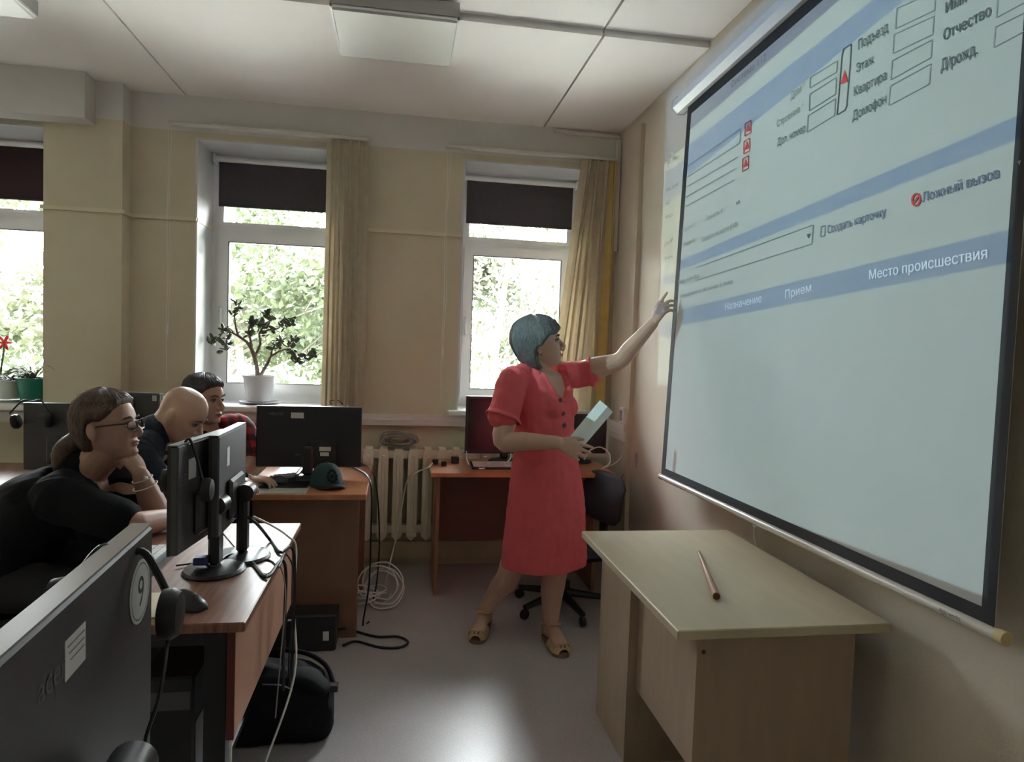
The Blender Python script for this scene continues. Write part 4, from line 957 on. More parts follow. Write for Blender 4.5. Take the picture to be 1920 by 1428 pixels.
# --- woman in black, chin on her hand
def woman_black():
    P = ony; R = person('seated woman with glasses and tied brown hair in a black shirt, chin on hand', (-1.40, 2.72, 0))
    SK = skin_mat('skin_rosy', (0.42, 0.25, 0.19)); BK = fabric('black_cotton', (0.008, 0.008, 0.0095), 0.95, 0.08, spec=0.2)
    hc = P(203, 797, 2.75)
    H = frame_mat(hc, (math.cos(math.radians(-6)), math.sin(math.radians(-6)), .10))
    nb = P(165, 885, 2.76)
    sh_r, sh_l = nb+Vector((-.03, -.17, -.06)), nb+Vector((-.02, .17, -.05))
    el_r = onz(262, 1000, .80); el_r = P(255, 990, 2.56)
    el_l = onz(294, 962, .795); wr_l = P(264, 890, el_l.y-.03)
    b = MB(); head(b, H, 1.0, 1.12)
    b.ell(H @ Vector((0, .045, -.105)), (.050, .045, .028), H.to_3x3().to_4x4())
    limb(b, [H @ Vector((0, -.022, -.05)), H @ Vector((0, -.022, -.10)), nb, nb+Vector((-.01, 0, -.06))], [(.060, .064), (.060, .064), (.072, .068), (.10, .075)], (0, 1, 0))
    hip = Vector((-1.43, 2.72, .57))
    limb(b, [hip, hip.lerp(nb, .5)+Vector((-.05, 0, 0)), nb+Vector((-.03, 0, -.10)), nb+Vector((-.005, 0, -.01))], [(.11, .09), (.12, .09), (.13, .085), (.07, .06)], (0, 1, 0))
    wr_r = el_r+Vector((.10, .20, -.03)); wr_r.z = .785; el_r.z = max(el_r.z, .80)
    limb(b, [sh_r, sh_r.lerp(el_r, .5), el_r], [.062, .058, .047], (0, 1, 0)); limb(b, [el_r, el_r.lerp(wr_r, .4), wr_r], [.047, .042, .028], (0, 0, 1))
    hand(b, wr_r, (.6, .8, 0), (0, 0, 1), 1, (20, 20, 22, 25), 5)
    limb(b, [sh_l, sh_l.lerp(el_l, .5), el_l], [.060, .056, .048], (0, 1, 0)); limb(b, [el_l, el_l.lerp(wr_l, .4), wr_l], [.050, .046, .030], (0, 1, 0))
    ch = H @ Vector((0.005, .074, -.135)); hd = (ch-wr_l).normalized()
    hand(b, wr_l, hd, (.75, -.45, .1), 1, (48, 52, 55, 58), 3, .95, 20, 30)
    put(remesh(b, .0045, 3), 'body', SK, R)
    s = MB()
    limb(s, [hip+Vector((0, 0, -.04)), hip.lerp(nb, .30)+Vector((-.055, 0, 0)), hip.lerp(nb, .62)+Vector((-.06, 0, .0)), nb+Vector((-.045, 0, -.07)), nb+Vector((-.02, 0, .0)), nb+Vector((-.01, 0, .022))], [(.185, .165), (.19, .165), (.19, .150), (.185, .118), (.10, .078), (.070, .066)], (0, 1, 0), 28)
    for sh, el in ((sh_r, el_r), (sh_l, el_l)):
        limb(s, [sh+Vector((-.01, 0, .0))-(sh-nb)*.3, sh, sh.lerp(el, .45), sh.lerp(el, .78)], [.075, .082, .078, .076], (0, 1, 0), 20)
    s.ell(nb+Vector((.075, -.075, -.17)), (.085, .085, .085)); s.ell(nb+Vector((.075, .075, -.17)), (.085, .085, .085))
    fx = Vector((1, 0, 0)); vc = nb+Vector((.06, 0, .03))
    def disp(p, nn):
        q = p-vc; e = (q.y/.062)**2+(max(0, -q.z)/.115)**2; k = (1-sstep(.75, 1.0, e))*sstep(-.06, .0, q.x)
        return p+nn*(.007*noise.noise(p*7)+.004*noise.noise(p*20))*(1-k)-nn*.05*k
    shirt = put(remesh(s, .0065, 4, disp), 'shirt', BK, R)
    def mask(a, z):
        lim = np.interp(a, [0, 30, 50, 68, 80, 95, 112, 130, 180], [.078, .074, .060, .030, .018, .020, -.055, -.085, -.09])
        return -.014+(.020+.014+.006*sstep(60, 150, a))*sstep(lim-.006, lim+.012, z)
    HM = hair_mat('brown_hair', (0.035, 0.018, 0.012), (0.13, 0.075, 0.05), 0.4)
    hr = hair(H, R, mask, HM, 1.0, 1.10, .0035)
    tl = MB(); base = H @ Vector((0, -.125, -.05))
    limb(tl, [H @ Vector((0, -.10, -.03)), base, base+Vector((-.035, 0, -.04)), base+Vector((-.035, -.01, -.11)), base+Vector((-.02, -.01, -.15))], [.035, .036, .042, .034, .016], (0, 1, 0))
    rnd = random.Random(3)
    for k in range(26):
        c0 = base+Vector((-.035+rnd.uniform(-.03, .02), rnd.uniform(-.035, .03), -.03-rnd.uniform(0, .11))); pts = [c0+Vector((.012*math.cos(t*1.6+k)-.004*t, .012*math.sin(t*1.6+k), -.008*t)) for t in range(6)]
        limb(tl, pts, [.006, .007, .007, .006, .005, .003], (0, 1, 0), 6, 2)
    put(remesh(tl, .004, 1), 'ponytail', HM, hr)
    face_bits(H, R, 1.0, lip=(0.30, 0.10, 0.09), brow=(0.06, 0.035, 0.025))
    # glasses
    FR = mat('brown_glasses_frame', (0.03, 0.014, 0.012), 0.3); g = lambda p: H @ Vector(p)
    G = bpy.data.objects.new('glasses', None); COL.objects.link(G); G.parent = R; G.location = hc-Vector(R.location)
    for sg in (-1, 1):
        ring = [g((sg*.034+.026*math.copysign(abs(math.cos(t))**.7, math.cos(t)), .110-.010*abs(math.cos(t)) if math.cos(t)*sg > 0 else .110, -.004+.019*math.copysign(abs(math.sin(t))**.7, math.sin(t)))) for t in [2*math.pi*k/24 for k in range(25)]]
        MB().tube(ring, .0022, 6).build('rim', FR, G, True)
        MB().add(ring[:-1], [tuple(range(24))]).build('lens', M_GLASS, G, fix=False)
        MB().tube(spline([g((sg*.060, .100, .006)), g((sg*.082, .06, .006)), g((sg*.089, .0, .002)), g((sg*.088, -.02, -.010))], 4), .0028, 6).build('temple', FR, G, True)
    MB().tube(spline([g((-.010, .112, .002)), g((0, .116, .004)), g((.010, .112, .002))], 3), .002, 6).build('bridge', FR, G, True)
    # bracelets
    ax = (wr_l-el_l).normalized(); pale = mat('pale_bead', (0.75, 0.72, 0.66), 0.4)
    for t, rr_, nm in ((.90, .036, 1), (.72, .043, 0)):
        c0 = el_l.lerp(wr_l, t); u_ = ax.orthogonal().normalized(); v_ = ax.cross(u_)
        ring = [c0+(u_*math.cos(a)+v_*math.sin(a))*rr_ for a in [2*math.pi*k/24 for k in range(25)]]
        MB().tube(ring, .002, 6).build('bracelet', pale, R, True)
        if nm:
            q = c0+Vector((.55, -.75, .2)).normalized()*rr_
            MB().ell(q, (.009, .009, .008)).build('bracelet_flower', pale, R, True)
    seated_legs(hip, Vector((-1.00, 2.72, .54)), Vector((-.97, 2.72, 0)), (0, 1, 0), 'dark_trousers', (0.02, 0.02, 0.024), R)
    shoes([(Vector((-1.05, 2.62, 0)), Vector((1, 0, 0))), (Vector((-1.05, 2.82, 0)), Vector((1, 0, 0)))], R)
woman_black()

# --- shaven man in the navy hoodie, looking down
def man_navy():
    P = ony; R = person('seated man with a shaven head in a dark navy hoodie looking down', (-1.33, 3.2, 0))
    SK = skin_mat('skin_pale', (0.56, 0.37, 0.285)); NV = fabric('navy_hoodie', (0.010, 0.016, 0.030), 0.85, 0.08)
    hc = P(342, 776, 3.2)
    H = frame_mat(hc, (math.cos(math.radians(-8)), math.sin(math.radians(-8)), -.62))
    nb = P(306, 812, 3.22); b = MB(); head(b, H, 1.0, 1.04)
    limb(b, [H @ Vector((0, -.030, -.03)), H @ Vector((0, -.035, -.09)), nb, nb+Vector((-.05, 0, -.05))], [(.062, .066), (.060, .066), (.072, .072), (.09, .07)], (0, 1, 0))
    hip = Vector((-1.36, 3.2, .58)); sh_r, sh_l = nb+Vector((-.045, -.19, -.075)), nb+Vector((-.03, .19, -.07))
    limb(b, [hip, hip.lerp(nb, .5)+Vector((-.08, 0, 0)), nb+Vector((-.07, 0, -.08))], [(.14, .12), (.15, .11), (.14, .09)], (0, 1, 0))
    el_r, wr_r = Vector((-.93, 3.02, .80)), Vector((-.72, 3.15, .80)); el_r = Vector((-.98, 3.06, .80)); wr_r = Vector((-.76, 3.20, .83))
    el_l, wr_l = Vector((-.93, 3.42, .80)), Vector((-.72, 3.44, .79))
    for sh, el, wr in ((sh_r, el_r, wr_r), (sh_l, el_l, wr_l)):
        limb(b, [sh, el], [.055, .045], (0, 1, 0)); limb(b, [el, wr], [.045, .03], (0, 0, 1))
        hand(b, wr, (1, .15, 0), (0, 0, 1), 1 if sh is sh_r else -1, (25, 25, 28, 30), 5)
    put(remesh(b, .0045, 3), 'body', SK, R)
    s = MB()
    limb(s, [hip+Vector((0, 0, -.05)), hip.lerp(nb, .35)+Vector((-.07, 0, 0)), hip.lerp(nb, .68)+Vector((-.085, 0, .02)), nb+Vector((-.085, 0, -.045)), nb+Vector((-.03, 0, .0)), nb+Vector((.005, 0, .02))], [(.18, .15), (.20, .15), (.205, .145), (.19, .115), (.105, .085), (.080, .080)], (0, 1, 0), 28)
    for sh, el, wr in ((sh_r, el_r, wr_r), (sh_l, el_l, wr_l)):
        limb(s, [sh-(sh-nb)*.3, sh, sh.lerp(el, .5), el], [.085, .090, .076, .066], (0, 1, 0), 20); limb(s, [el, wr-(wr-el).normalized()*.03], [.066, .044], (0, 0, 1))
    limb(s, [nb+Vector((-.085, -.12, -.0)), nb+Vector((-.125, 0, -.01)), nb+Vector((-.085, .12, 0))], [.042, .058, .042], (0, 0, 1))
    put(remesh(s, .0065, 4, lambda p, nn: p+nn*(.008*noise.noise(p*7)+.004*noise.noise(p*19))), 'hoodie', NV, R)
    face_bits(H, R, 1.0, lip=(0.30, 0.13, 0.11), brow=(0.12, 0.075, 0.05))
    seated_legs(hip, Vector((-.95, 3.2, .54)), Vector((-.93, 3.2, 0)), (0, 1, 0), 'dark_jeans', (0.02, 0.024, 0.035), R)
    shoes([(Vector((-1.0, 3.1, 0)), Vector((1, 0, 0))), (Vector((-1.0, 3.3, 0)), Vector((1, 0, 0)))], R)
man_navy()

# --- man in the red plaid shirt
def plaid_mat():
    m = bpy.data.materials.new('red_black_plaid'); m.use_nodes = True; N = m.node_tree.nodes; L = m.node_tree.links; b = N['Principled BSDF']; b.inputs['Roughness'].default_value = 0.85
    tc = N.new('ShaderNodeTexCoord'); sx = N.new('ShaderNodeSeparateXYZ'); L.new(tc.outputs['Object'], sx.inputs[0])
    def mth(op, a, v=None):
        n = N.new('ShaderNodeMath'); n.operation = op
        for i, q in enumerate((a, v)):
            if q is None: continue
            if isinstance(q, (int, float)): n.inputs[i].default_value = q
            else: L.new(q, n.inputs[i])
        return n.outputs[0]
    u = mth('ADD', sx.outputs[0], mth('MULTIPLY', sx.outputs[1], .8)); v = sx.outputs[2]
    def stripe(x): return mth('GREATER_THAN', mth('SINE', mth('MULTIPLY', x, 95.0)), .05)
    s = mth('ADD', stripe(u), stripe(v)); s = mth('MULTIPLY', s, .5)
    r = N.new('ShaderNodeValToRGB'); L.new(s, r.inputs[0]); e = r.color_ramp.elements; e[0].color = (0.34, 0.018, 0.028, 1); e[1].color = (0.018, 0.008, 0.010, 1); k = r.color_ramp.elements.new(.5); k.color = (0.12, 0.010, 0.015, 1)
    ns = N.new('ShaderNodeTexNoise'); ns.inputs['Scale'].default_value = 400; bp = N.new('ShaderNodeBump'); bp.inputs['Strength'].default_value = .2; L.new(ns.outputs['Fac'], bp.inputs['Height']); L.new(bp.outputs[0], b.inputs['Normal'])
    L.new(r.outputs[0], b.inputs['Base Color']); return m
def man_plaid():
    P = ony; R = person('seated dark-haired man in a red and black plaid shirt by the window', (-1.12, 3.86, 0))
    SK = skin_mat('skin_tan', (0.45, 0.275, 0.205)); PL = plaid_mat()
    hc = P(382, 748, 3.78); fy = math.radians(-32)
    H = frame_mat(hc, (math.cos(math.radians(-24)), math.sin(math.radians(-24)), -.03))
    nb = P(384, 803, 3.82); b = MB(); head(b, H, 1.03, 1.06)
    limb(b, [H @ Vector((0, -.022, -.05)), H @ Vector((0, -.022, -.10)), nb, nb+Vector((0, 0, -.06))], [(.060, .064), (.060, .064), (.072, .07), (.10, .075)], (0, 1, 0))
    f = Vector((math.cos(fy), math.sin(fy), 0)); sd = Vector((-f.y, f.x, 0))
    hip = Vector((-1.12, 3.86, .57)); sh_r, sh_l = nb-sd*.19+Vector((0, 0, -.055)), P(446, 803, 3.92)
    limb(b, [hip, hip.lerp(nb, .5)-f*.02, nb+Vector((0, 0, -.09))-f*.01], [(.15, .12), (.16, .12), (.15, .09)], sd)
    el_l = P(477, 862, 3.84); wr_l = P(446, 905, 3.66); wr_l.z = max(wr_l.z, .775)
    el_r, wr_r = Vector((-1.02, 3.62, .80)), Vector((-.84, 3.55, .80))
    for sh, el, wr, sg in ((sh_r, el_r, wr_r, 1), (sh_l, el_l, wr_l, -1)):
        limb(b, [sh, sh.lerp(el, .5), el], [.055, .052, .045], sd); limb(b, [el, el.lerp(wr, .4), wr], [.045, .043, .029], (0, 0, 1))
        hand(b, wr, (.8, -.4, -.05) if sg > 0 else (.3, -.8, -.1), (0, 0, 1), sg, (25, 25, 28, 30), 5)
    put(remesh(b, .0045, 3), 'body', SK, R)
    tee = MB(); limb(tee, [hip, hip.lerp(nb, .5), nb+Vector((0, 0, -.11)), nb+Vector((0, 0, -.045))], [(.165, .135), (.17, .135), (.165, .108), (.088, .080)], sd, 24)
    put(remesh(tee, .007, 3), 'undershirt', fabric('black_tee', (0.012, 0.012, 0.014)), R)
    s = MB()
    limb(s, [hip+Vector((0, 0, -.05))-f*.02, hip.lerp(nb, .4)-f*.03, hip.lerp(nb, .75)-f*.03, nb+Vector((0, 0, -.075))-f*.025, nb+Vector((0, 0, -.01))-f*.02], [(.20, .165), (.205, .165), (.205, .150), (.19, .118), (.095, .085)], sd, 28)
    for sh, el in ((sh_r, el_r), (sh_l, el_l)): limb(s, [sh-(sh-nb)*.35, sh, sh.lerp(el, .5), sh.lerp(el, .82)], [.075, .085, .078, .072], sd, 20)
    def disp(p, nn):
        q = p-nb; k = (1-sstep(.045, .075, abs(q.dot(sd)+.01)))*sstep(.0, .04, q.dot(f)); w_ = .007*noise.noise(p*8)+.004*noise.noise(p*22)
        return p+nn*w_*(1-k)-nn*.05*k
    put(remesh(s, .0065, 4, disp), 'plaid_shirt', PL, R)
    def mask(a, z):
        lim = np.interp(a, [0, 30, 48, 62, 78, 92, 108, 130, 180], [.068, .062, .050, .028, -.005, .012, -.035, -.078, -.085]); return -.012+(.010+.012+.008*sstep(.03, .1, z))*sstep(lim-.006, lim+.014, z)
    hair(H, R, mask, hair_mat('dark_hair', (0.014, 0.011, 0.010), (0.05, 0.042, 0.038), 0.45), 1.03, 1.04, .003)
    face_bits(H, R, 1.03, lip=(0.24, 0.10, 0.085), brow=(0.03, 0.02, 0.016))
    seated_legs(hip, Vector((-.80, 3.80, .54)), Vector((-.78, 3.80, 0)), (.5, .86, 0), 'dark_jeans', (0.02, 0.024, 0.035), R)
    shoes([(Vector((-.88, 3.70, 0)), Vector((1, -.3, 0)).normalized()), (Vector((-.80, 3.90, 0)), Vector((1, -.3, 0)).normalized())], R)
man_plaid()
# ================================================================== smaller things
def stuff(o): o['kind'] = 'stuff'; return o
M_KEY = mat('grey_keys', (0.30, 0.30, 0.30), 0.5, 0.05); M_KB = mat('black_keyboard', (0.02, 0.02, 0.022), 0.5)
def keyboard(lab, loc, rotz, w=.43, d=.15, keys=M_KEY, body=M_KB):
    r = thing('keyboard', lab, 'keyboard', loc, rotz)
    MB().prism([(-w/2, -d/2, 0), (-w/2, d/2, 0), (-w/2, d/2, .026), (-w/2, -d/2, .012)], (w, 0, 0)).build('case', body, r, world=False)
    m = MB()
    for j in range(5):
        for i in range(17):
            if i == 13: continue
            x = -w/2+.012+i*(w-.024)/17; y = -d/2+.012+j*(d-.024)/5; z = .012+.014*((y+d/2)/d)
            if j == 0 and 3 < i < 9:
                if i == 4: m.box((x, y, z), (x+5*(w-.024)/17-.003, y+.020, z+.007))
                continue
            m.box((x, y, z), (x+(w-.024)/17-.003, y+.020, z+.007))
    stuff(m.build('keys', keys, r, world=False))
def mouse(lab, loc, rotz, s=1.0, cable=None):
    r = thing('computer_mouse', lab, 'mouse', loc, rotz)
    b = MB(); R_ = []
    for t, w, h in ((-.055, .012, .014), (-.048, .024, .026), (-.02, .031, .037), (.01, .030, .035), (.04, .026, .024), (.056, .014, .012)):
        R_.append([Vector((w*math.cos(a)*s, t*s, max(0, h*math.sin(a)*s))) for a in [math.pi*k/10 for k in range(11)]])
    b.rings(R_).build('shell', M_MON, r, 2, world=False)
    MB().lathe([(.008*s, -.003*s), (.010*s, -.002*s), (.010*s, .002*s), (.008*s, .003*s)], (0, .028*s, .027*s), 12, M=Matrix.Rotation(math.radians(90), 4, 'Y')).build('wheel', M_SEAL, r, world=False)
def cable(name, lab, pts, r, m, n=6, sub=6, grp=None):
    return tag(MB().tube(spline(pts, sub), r, n).build(name, m, None, True), lab, 'cable', grp)
M_CBL = mat('black_cable', (0.012, 0.012, 0.013), 0.45); M_WCBL = mat('white_cable', (0.85, 0.82, 0.76), 0.5); M_GCBL = mat('grey_cable', (0.30, 0.28, 0.26), 0.5)
DZ = .742
keyboard('white keyed keyboard behind the nearer small monitor', (-.80, 2.22, DZ), -math.pi/2, keys=mat('pale_keys', (0.55, 0.55, 0.54), 0.5))
keyboard('grey keyboard under the large monitor beside the green cap', (-.585, 3.80, .745), -math.pi/2, .40, .14)
keyboard('grey keyboard on the desk left of the woman in red', (.62, 4.06, .745), 0, .38, .14, keys=mat('pale_keys', (0.55, 0.55, 0.54), 0.5))
mouse('large black mouse on the striped walnut desk by the nearest monitor', (-.555, 1.93, DZ), -2.2, 1.15)
pad = tag(MB().rbox((-.69, 3.46, .7455), (-.44, 3.60, .752), .002).build('writing_pad', M_MON), 'black pad under the mouse on the cherry desk', 'pad')
mouse('black mouse on a black pad beside the green cap', (-.60, 3.545, .752), 1.4, 1.0)
tag(MB().box((-.73, 3.325, .7455), (-.43, 3.445, .7472)).build('paper_sheet', mat('grey_paper', (0.50, 0.52, 0.48), 0.7, 0.03)), 'white sheets of paper at the front edge of the cherry desk', 'paper')
tag(MB().box((-.915, 1.83, DZ+.0005), (-.72, 1.95, DZ+.003)).build('paper_sheet', M_STICK), 'white sheet at the near corner of the walnut desk, for paper and desk sheen', 'paper')  # sheet also stands in for the reflection on the desk corner
tag(MB().rbox((-.70, 1.85, DZ+.0005), (-.60, 2.03, DZ+.004), .001).build('mouse_pad', mat('tan_card', (0.48, 0.38, 0.25), 0.6)), 'tan card beside the black mouse', 'card')
# --- green cap
def cap():
    c = Vector((-.355, 3.52, .745)); r = thing('baseball_cap', 'dark green baseball cap with a black emblem on the cherry desk', 'cap', c, math.radians(205))
    G = fabric('bottle_green_cloth', (0.025, 0.060, 0.062), 0.8, 0.08); K = fabric('black_cloth', (0.010, 0.011, 0.012))
    R_ = []
    for j in range(12):
        a = math.pi/2*j/11; rr_ = math.cos(a)**.75 if j < 11 else .02
        R_.append([Vector((.080*rr_*math.cos(t), .095*rr_*math.sin(t), .115*math.sin(a))) for t in [2*math.pi*k/32 for k in range(32)]])
    MB().rings(R_).build('crown', G, r, 2, world=False)
    br = []; lo = []
    for k in range(17):
        t = math.radians(20+140*k/16); o = Vector((.080*math.cos(t), .092*math.sin(t), .016)); e = Vector((.082*math.cos(t)*1.0, .085*math.sin(t)+.075*math.sin(math.pi*k/16)**.6, .006-.012*math.cos(2*math.pi*k/16)+.006)); br.append([o, o.lerp(e, .5)+Vector((0, 0, .008)), e, e-Vector((0, 0, .003)), o.lerp(e, .5)+Vector((0, 0, .004)), o-Vector((0, 0, .004))])
    MB().rings(br).build('visor', K, r, 2, world=False)
    MB().ell((0, 0, .116), (.008, .008, .005)).build('button', G, r, True, world=False)
    em = MB()
    for k in range(10):
        t = math.pi/2+.30*math.cos(2*math.pi*k/10); z = .062+.026*math.sin(2*math.pi*k/10); rr_ = math.cos(math.asin(min(.99, z/.115)))**.75
        em.ell((.083*rr_*math.cos(t), .098*rr_*math.sin(t), z), (.008, .005, .008))
    em.ell((0, .098*math.cos(math.asin(.062/.115))**.75, .062), (.012, .004, .012)).build('emblem', K, r, True, world=False)
cap()
# --- headsets
def headset(lab, A, B, top, wid, cup1, cup2, m=M_BLACK, cab=None, bl=.03):
    """band through A, top, B (world points), ear cups at cup1 / cup2"""
    r = thing('headset', lab, 'headset', (Vector(A)+Vector(B))/2)
    pts = spline([A, Vector(A).lerp(Vector(top), .55)+Vector((0, 0, bl)), top, Vector(B).lerp(Vector(top), .55)+Vector((0, 0, bl)), B], 6)
    MB().tube(pts, wid, 8).build('headband', m, r, True)
    for c0, ax in (cup1, cup2):
        ax = Vector(ax).normalized(); Mx = Matrix.Translation(c0) @ ax.to_track_quat('Z', 'Y').to_matrix().to_4x4()
        MB().lathe([(.020, -.014), (.034, -.010), (.036, .004), (.030, .014), (.012, .017)], (0, 0, 0), 20, M=Mx).build('ear_cup', m, r, True)
    if cab: MB().tube(spline(cab, 5), .0025, 6).build('cord', m, r, True)
# over the nearest monitor: one cup behind it, one on the viewer's side
mA, mB_ = c+nrm*.02, c-nrm*.05
g0 = onz(205, 1055, 1.195); 
def over(x, y, k):                                    # pixel -> point at offset k behind/before the nearest monitor's back plane
    q = c+nrm*k; d = ray(x, y); return CP+d*((q-CP).dot(nrm)/d.dot(nrm))
headset('black headset hung over the nearest monitor', over(128, 1105, -.045), over(318, 1120, .055), over(235, 1040, .0), .0055, (over(112, 1135, -.05), nrm), (over(318, 1150, .062), nrm), M_BLACK, [over(318, 1180, .06), over(300, 1300, .07), over(270, 1400, .06), over(272, 1500, .05)])
headset('black headset over the small monitors on the walnut desk', Vector((-.570, 2.12, 1.05)), Vector((-.648, 2.10, 1.08)), Vector((-.606, 2.11, 1.172)), .004, (Vector((-.557, 2.12, 1.02)), (1, 0, 0)), (Vector((-.662, 2.10, 1.05)), (1, 0, 0)), bl=.012)
headset('black headset hanging at the left edge monitor', ony(18, 775, 3.60), ony(95, 775, 3.58), ony(62, 752, 3.60), .004, (ony(30, 790, 3.60), (1, 0, .2)), (ony(92, 788, 3.585), (-1, -.3, 0)))
headset('black headset hanging on the monitor behind the glasses of the woman in black', ony(236, 775, 3.95), ony(254, 782, 3.95), ony(248, 745, 3.97), .004, (ony(240, 790, 3.94), (1, 0, 0)), (ony(255, 790, 3.94), (1, 0, 0)))
# --- office chairs
M_CH = fabric('charcoal_chair_fabric', (0.018, 0.020, 0.026), 0.9); M_CHP = fabric('mauve_chair_fabric', (0.10, 0.075, 0.095), 0.9)
def chair(lab, loc, rotz, m=M_CH, hb=.95, seat=.46):
    """faces local +x"""
    r = thing('office_chair', lab, 'chair', loc, rotz, 'office chairs')
    MB().rbox((-.22, -.23, seat-.06), (.22, .23, seat), .03).build('seat', m, r, world=False)
    b = []
    for z, w, x in ((seat+.12, .17, -.235), (seat+.16, .21, -.24), (seat+.30, .225, -.25), (hb-.06, .215, -.27), (hb-.015, .17, -.275), (hb, .12, -.277)):
        b.append([Vector((x+.028*math.cos(t)-.10*(math.sin(t)*w)**2*-3*0, w*math.sin(t), z)) for t in [2*math.pi*k/20 for k in range(20)]])
    MB().rings(b).build('backrest', m, r, 2, world=False)
    MB().box((-.275, -.03, seat-.08), (-.255, .03, seat+.20)).box((-.275, -.03, seat-.085), (0, .03, seat-.065)).build('back_bracket', M_BLACK, r, world=False)
    MB().lathe([(.028, .07), (.028, .25), (.02, .25), (.02, seat-.062)], (0, 0, 0), 14).build('column', M_BLACK, r, True, world=False)
    for k in range(5):
        a = 2*math.pi*k/5+.3; e = Vector((.27*math.cos(a), .27*math.sin(a), .065)); l = MB().tube([(0, 0, .10), e], [.026, .016], 8).build('leg', M_BLACK, r, True, world=False)
        MB().lathe([(.012, -.012), (.027, -.010), (.027, .010), (.012, .012)], (e.x, e.y, .028), 14, M=Matrix.Rotation(a, 4, 'Z') @ Matrix.Rotation(math.radians(90), 4, 'X')).build('caster', M_BLACK, l, True, world=False)
chair('mauve office chair under the woman in black', (-1.47, 2.72, 0), 0, M_CHP, .86)
chair('dark office chair under the man in the navy hoodie', (-1.40, 3.22, 0), 0, M_CH, .80)
chair('dark office chair under the man in the plaid shirt', (-1.16, 3.885, 0), -.5, M_CH, .82)
chair('empty dark office chair at the left edge', (-2.18, 3.05, 0), 2.2, M_CH, .98)
chair('dark blue office chair at the desk behind the woman in red', (.93, 3.72, 0), math.radians(194), fabric('blue_black_fabric', (0.016, 0.019, 0.028), 0.8), .765, .38)
# --- potted plants
M_SOIL = mat('soil', (0.10, 0.055, 0.035), 0.95, 0.2, 60, 0.4, 80)
def pot(parent, x, y, z, r0, r1, h, m, saucer=0.0, ms=None):
    MB().lathe([(r0*.9, .004), (r0, .008), (r1, h), (r1*1.06, h), (r1*1.06, h+.012), (r1*.92, h+.012), (r1*.88, h-.02), (.01, h-.02)], (x, y, z+(.012 if saucer else 0)), 28).build('pot', m, parent, True)
    MB().lathe([(.01, 0), (r1*.87, .001), (r1*.87, .004), (.01, .006)], (x, y, z+h-.018), 20).build('soil', M_SOIL, parent)
    if saucer: MB().lathe([(r0*.9, 0), (saucer, .014), (saucer, .018), (r0*.95, .008)], (x, y, z), 28).build('saucer', ms or m, parent, True)
ZS = WZ0+.015
def jade():
    c0 = ony(486, 745, 4.70); x, y = c0.x, 4.70
    r = thing('jade_plant', 'jade plant with forked trunks in a white pot on the window sill', 'plant', (x, y, ZS))
    pot(r, x, y, ZS, .080, .102, .165, mat('white_glazed_pot', (0.56, 0.56, 0.57), 0.25, 0.03), .125)
    rnd = random.Random(11); BR = mat('jade_bark', (0.14, 0.095, 0.07), 0.8, 0.15, 30, 0.3, 60)
    q = lambda px, py, dy=0: ony(px, py, y+dy)
    br = [([(484, 706), (480, 680), (472, 655), (462, 640)], [.016, .014, .012, .010]), ([(487, 706), (500, 684), (508, 668)], [.013, .011, .009]), ([(462, 640), (447, 630), (432, 622), (420, 620)], [.010, .008, .006, .004]), ([(472, 655), (470, 638), (466, 620), (474, 605)], [.010, .008, .006, .004]),
          ([(478, 668), (488, 645), (486, 625), (495, 612)], [.010, .008, .006, .004]), ([(486, 625), (505, 618), (522, 615), (540, 606)], [.007, .006, .005, .003]), ([(508, 668), (525, 658), (545, 655), (560, 676)], [.009, .007, .005, .003]), ([(508, 668), (512, 652), (525, 640)], [.008, .006, .004]),
          ([(447, 630), (442, 612), (440, 592), (444, 575)], [.007, .006, .004, .003]), ([(432, 622), (424, 640), (426, 655)], [.005, .004, .003]), ([(545, 655), (562, 680), (585, 668)], [.005, .004, .003]), ([(420, 620), (405, 640), (398, 642)], [.005, .004, .003]), ([(525, 640), (540, 650), (552, 640)], [.005, .004, .003]), ([(495, 612), (505, 600), (500, 592)], [.005, .004, .003])]
    tips = []
    for k, (pts, rr_) in enumerate(br):
        dy = rnd.uniform(-.07, .07) if k > 1 else 0; w_ = [q(px, py, dy*(.3+.7*i/len(pts)) if k > 1 else 0) for i, (px, py) in enumerate(pts)]
        L = spline(w_, 4); MB().tube(L, list(np.interp(np.linspace(0, len(rr_)-1, len(L)), range(len(rr_)), rr_)), 7).build('branch', BR, r, True)
        if k > 1: tips += [(p, .9) for p in L[len(L)//2:]]+[(L[-1], 1)]*5
    LM = mat('jade_leaf', (0.075, 0.095, 0.055), 0.4, 0, 12, col2=(0.17, 0.20, 0.11), trans=0.3)
    lm = MB().ell((0, 0, .020), (.011, .0035, .020), n=8, m=6).mesh('leaf', LM, smooth=2)
    for k in range(250):
        p, _ = rnd.choice(tips); o = bpy.data.objects.new('leaf', lm); COL.objects.link(o); o.parent = r
        p = p+Vector((rnd.gauss(0, .012), rnd.gauss(0, .014), rnd.gauss(0, .012))); o.location = p-Vector(r.location)
        o.rotation_euler = (rnd.gauss(0, .9), rnd.gauss(0, .9), rnd.uniform(0, 6.3)); s = rnd.uniform(.8, 1.45); o.scale = (s, s, s)
jade()
